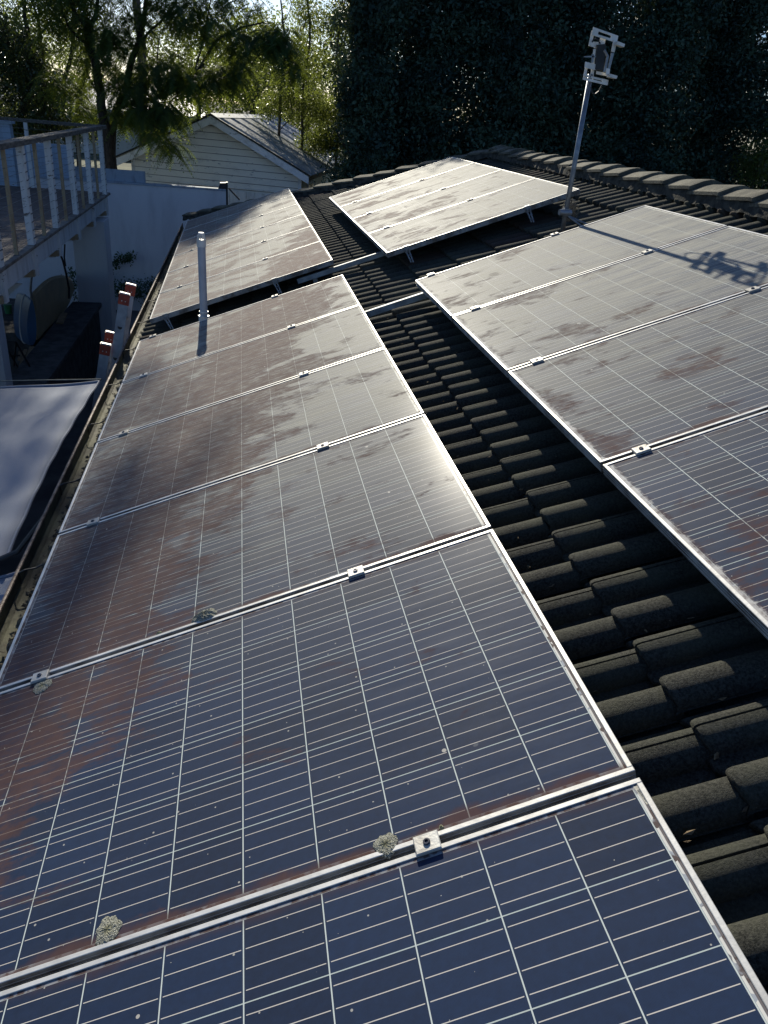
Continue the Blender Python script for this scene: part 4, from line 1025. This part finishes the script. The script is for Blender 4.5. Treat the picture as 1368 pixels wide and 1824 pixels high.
# airy broadleaf trees right of the shed
Ya = 23.0
for i, (bx, xs, cl, lab) in enumerate((
    (497, ((497, 230), (500, 160), (508, 90), (500, 0)), ((505, 150, .35, .6, 70), (480, 190, .35, .35, 60), (520, 190, .3, .5, 60), (470, 60, .4, .5, 26), (455, 120, .3, .5, 26)), 'slim tree rising just behind the right end of the shed ridge'),
    (540, ((538, 240), (540, 160), (552, 70), (545, -20)), ((560, 40, .5, .5, 60), (540, 110, .35, .5, 60), (555, 190, .45, .5, 110), (575, 120, .3, .5, 36), (540, 10, .4, .3, 40)), 'pale twiggy tree directly behind the shed roof'),
    (600, ((600, 260), (610, 180), (600, 90), (615, 0)), ((610, 30, .45, .5, 80), (605, 120, .4, .4, 40), (600, 200, .5, .4, 130), (625, 240, .4, .4, 130), (625, 160, .25, .7, 110), (590, 250, .4, .35, 100), (560, 250, .5, .3, 90)), 'airy small leaved tree beside the left flank of the dark hedge'))):
    base = np.array([C3(bx, 270, Ya)[0], Ya, -1.35]); lv = []
    for (x, y, rx, rz, n) in cl: lv.append(clump_leaves(C3(x, y, Ya), (rx, .8, rz), int(n * 1.4), 22, .06, .5, .12))
    lm = [([base] + pl(Ya, *xs), .045, .02)]
    for k in range(5):
        y_ = 230 - 45 * k; x_ = xs[1][0]; lm.append((pl(Ya, (x_, y_), (x_ + random.choice((-1, 1)) * random.uniform(8, 22), y_ - 30), (x_ + random.uniform(-28, 28), y_ - 70)), .014, .005))
    tree('airy_tree', lab, 'tree', base, lm, lv, 'leaf_mid', 'bark_pale', 'airy trees behind the shed')

# tall dark screen trees on the right
hedge = [(655, 18.8, 1.0, 'column shaped dark tree at the left end of the dark tree screen'), (760, 19.4, 1.35, 'dark dense tree second from the left in the tree screen above the hip tiles'),
         (880, 19.0, 1.4, 'dark dense tree directly above the ridge end in the tree screen'), (1010, 19.6, 1.6, 'dark dense tree directly behind the antenna mast'),
         (1150, 19.2, 1.6, 'dark dense tree just right of the antenna head'), (1270, 19.8, 1.5, 'dark dense tree left of the bright sky gap'), (1420, 19.5, 1.6, 'dark tree at the right edge of the photo with sunlit leaf tips')]
for i, (x, Y, r, lab) in enumerate(hedge):
    c = C3(x, 200, Y); base = np.array([c[0], Y, -1.35]); lv = []
    top = 6.2 if i else 6.0
    nz = 7
    for k in range(nz):
        z = -1.0 + (top + .6) * k / (nz - 1); rr = r * (1.0 - .25 * abs(k - 3) / 3) * (.9 if i else .62)
        for q in range(3):
            cx_ = c[0] + rng.uniform(-.35, .35) * rr; cy = Y + rng.uniform(-.3, .3)
            if not i: cx_ = max(cx_, c[0] - .05)
            lv.append(clump_leaves((cx_, cy, z + rng.uniform(-.2, .2)), (rr * rng.uniform(.75, 1.05), 1.1, .74), 165 if i < 6 else 100, 18, .108, .5, .15, .33))
    if not i:
        for k in range(9): lv.append(clump_leaves((c[0] - .55 + rng.uniform(-.25, .15), Y, -.2 + k * .75 + rng.uniform(-.2, .2)), (.35, .6, .3), 26, 16, .08, .5, .12, .5))
    lm = [([base, base + (.1, 0, 2.5), base + (-.1, .1, 5.0), base + (0, 0, top)], .16, .04)]
    for k in range(6):
        a = rng.uniform(0, 6.28); z = 1.0 + k * .8; lm.append(([base + (0, 0, z), base + (math.cos(a) * r * .5, math.sin(a) * .5, z + .5), base + (math.cos(a) * r * .8, math.sin(a) * .7, z + .9)], .04, .012))
    tree('screen_tree', lab, 'tree', base, lm, lv, 'leaf_dark', 'bark', 'dark screen trees behind the house')
# second, denser row behind them
for i, (x, Y, lab) in enumerate(((720, 23.6, 'dark tree half hidden in the second row behind the left part of the screen'), (900, 23.9, 'dark tree half hidden in the second row above the ridge end'), (1100, 23.7, 'dark tree half hidden in the second row behind the antenna head'), (1240, 24.2, 'dark tree half hidden in the second row left of the sky gap'))):
    c = C3(x, 200, Y); base = np.array([c[0], Y, -1.35]); lv = []
    for k in range(6):
        z = -.8 + 1.5 * k
        for q in range(3): lv.append(clump_leaves((c[0] + rng.uniform(-1.2, 1.2), Y + rng.uniform(-.5, .5), z), (1.7, 1.0, 1.0), 85, 20, .12, .55, .2, .4))
    tree('background_tree', lab, 'tree', base, [([base, base + (0, 0, 4), base + (.2, 0, 7.5)], .2, .05)], lv, 'leaf_dark', 'bark', 'second row of dark trees')
# sunlit scrub seen at the right edge
base = np.array([C3(1350, 270, 17.5)[0], 17.5, -1.35]); lv = [clump_leaves(C3(1352, 290, 17.5), (.45, .5, .5), 90, 22, .08, .5, .12), clump_leaves(C3(1395, 240, 17.5), (.4, .5, .5), 60, 22, .08, .5, .12)]
tree('sunlit_shrub', 'yellow green sunlit shrub above the ridge at the right edge', 'shrub', base, [([base, base + (.1, 0, 1.2), C3(1352, 290, 17.5)], .04, .015)], lv, 'leaf_mid', 'bark')
# paler trees farther off on the left
for (X, Y, z, rx, rz, n, lab) in ((-7.0, 33, 3.0, 3.2, 2.6, 420, 'pale far tree behind the glossy bush at the left edge'), (-1.0, 36, 2.6, 2.6, 2.4, 560, 'pale far tree in the distance behind the feathery tree'), (3.4, 34, 2.2, 2.6, 2.4, 620, 'pale far tree in the distance above the shed roof'), (1.2, 31, 2.9, 1.5, 1.9, 330, 'pale far tree just left of the shed ridge line')):
    base = np.array([X, Y, -1.35]); lv = [clump_leaves((X, Y, z), (rx, 2, rz), n, 22, .13, .5, .35)]
    tree('far_tree', lab, 'tree', base, [([base, base + (0, 0, 2), base + (.3, 0, z + 2)], .18, .05)], lv, 'leaf_mid', 'bark_pale', 'pale trees far behind the garden')
# plants at the foot of the white wall
for (X, Y, r, lab) in ((-2.6, 16.6, .38, 'low shrub under the deck behind the yellowed longboard'), (-1.75, 16.5, .25, 'small shrub at the wall foot right of the broad pillar'), (-1.15, 16.5, .30, 'leafy shrub at the wall foot behind the ladder'), (-.6, 16.3, .25, 'shrub at the wall foot by the far end of the gutter')):
    base = np.array([X, Y, GZ + .03]); lv = [clump_leaves((X, Y, GZ + .45 + r * .4), (r * 1.2, .3, r), 46, 18, .06, .45, .07)]
    tree('wall_shrub', lab, 'shrub', base, [([base, base + (.02, 0, .3), base + (.05, 0, .6)], .015, .006)], lv, 'leaf_low', 'bark', 'shrubs at the foot of the white wall')
vb = onY(190, 520, 16.8); base = np.array([vb[0], 16.8, GZ + .03])
lv = [clump_leaves(onY(x, y, 16.8), (.12, .1, .06), 8, 8, .07, .5, .05) for x, y in ((225, 460), (212, 462), (200, 470), (195, 490), (234, 457))]
tree('climbing_vine', 'thin climbing vine with a few leaves on the white wall right of the pillar', 'vine', base, [([base] + pl(16.8, (190, 520), (190, 475), (203, 466), (232, 458)), .012, .005)], lv, 'leaf_low', 'bark')

for o_ in (cl0, bo0, ft0): pass
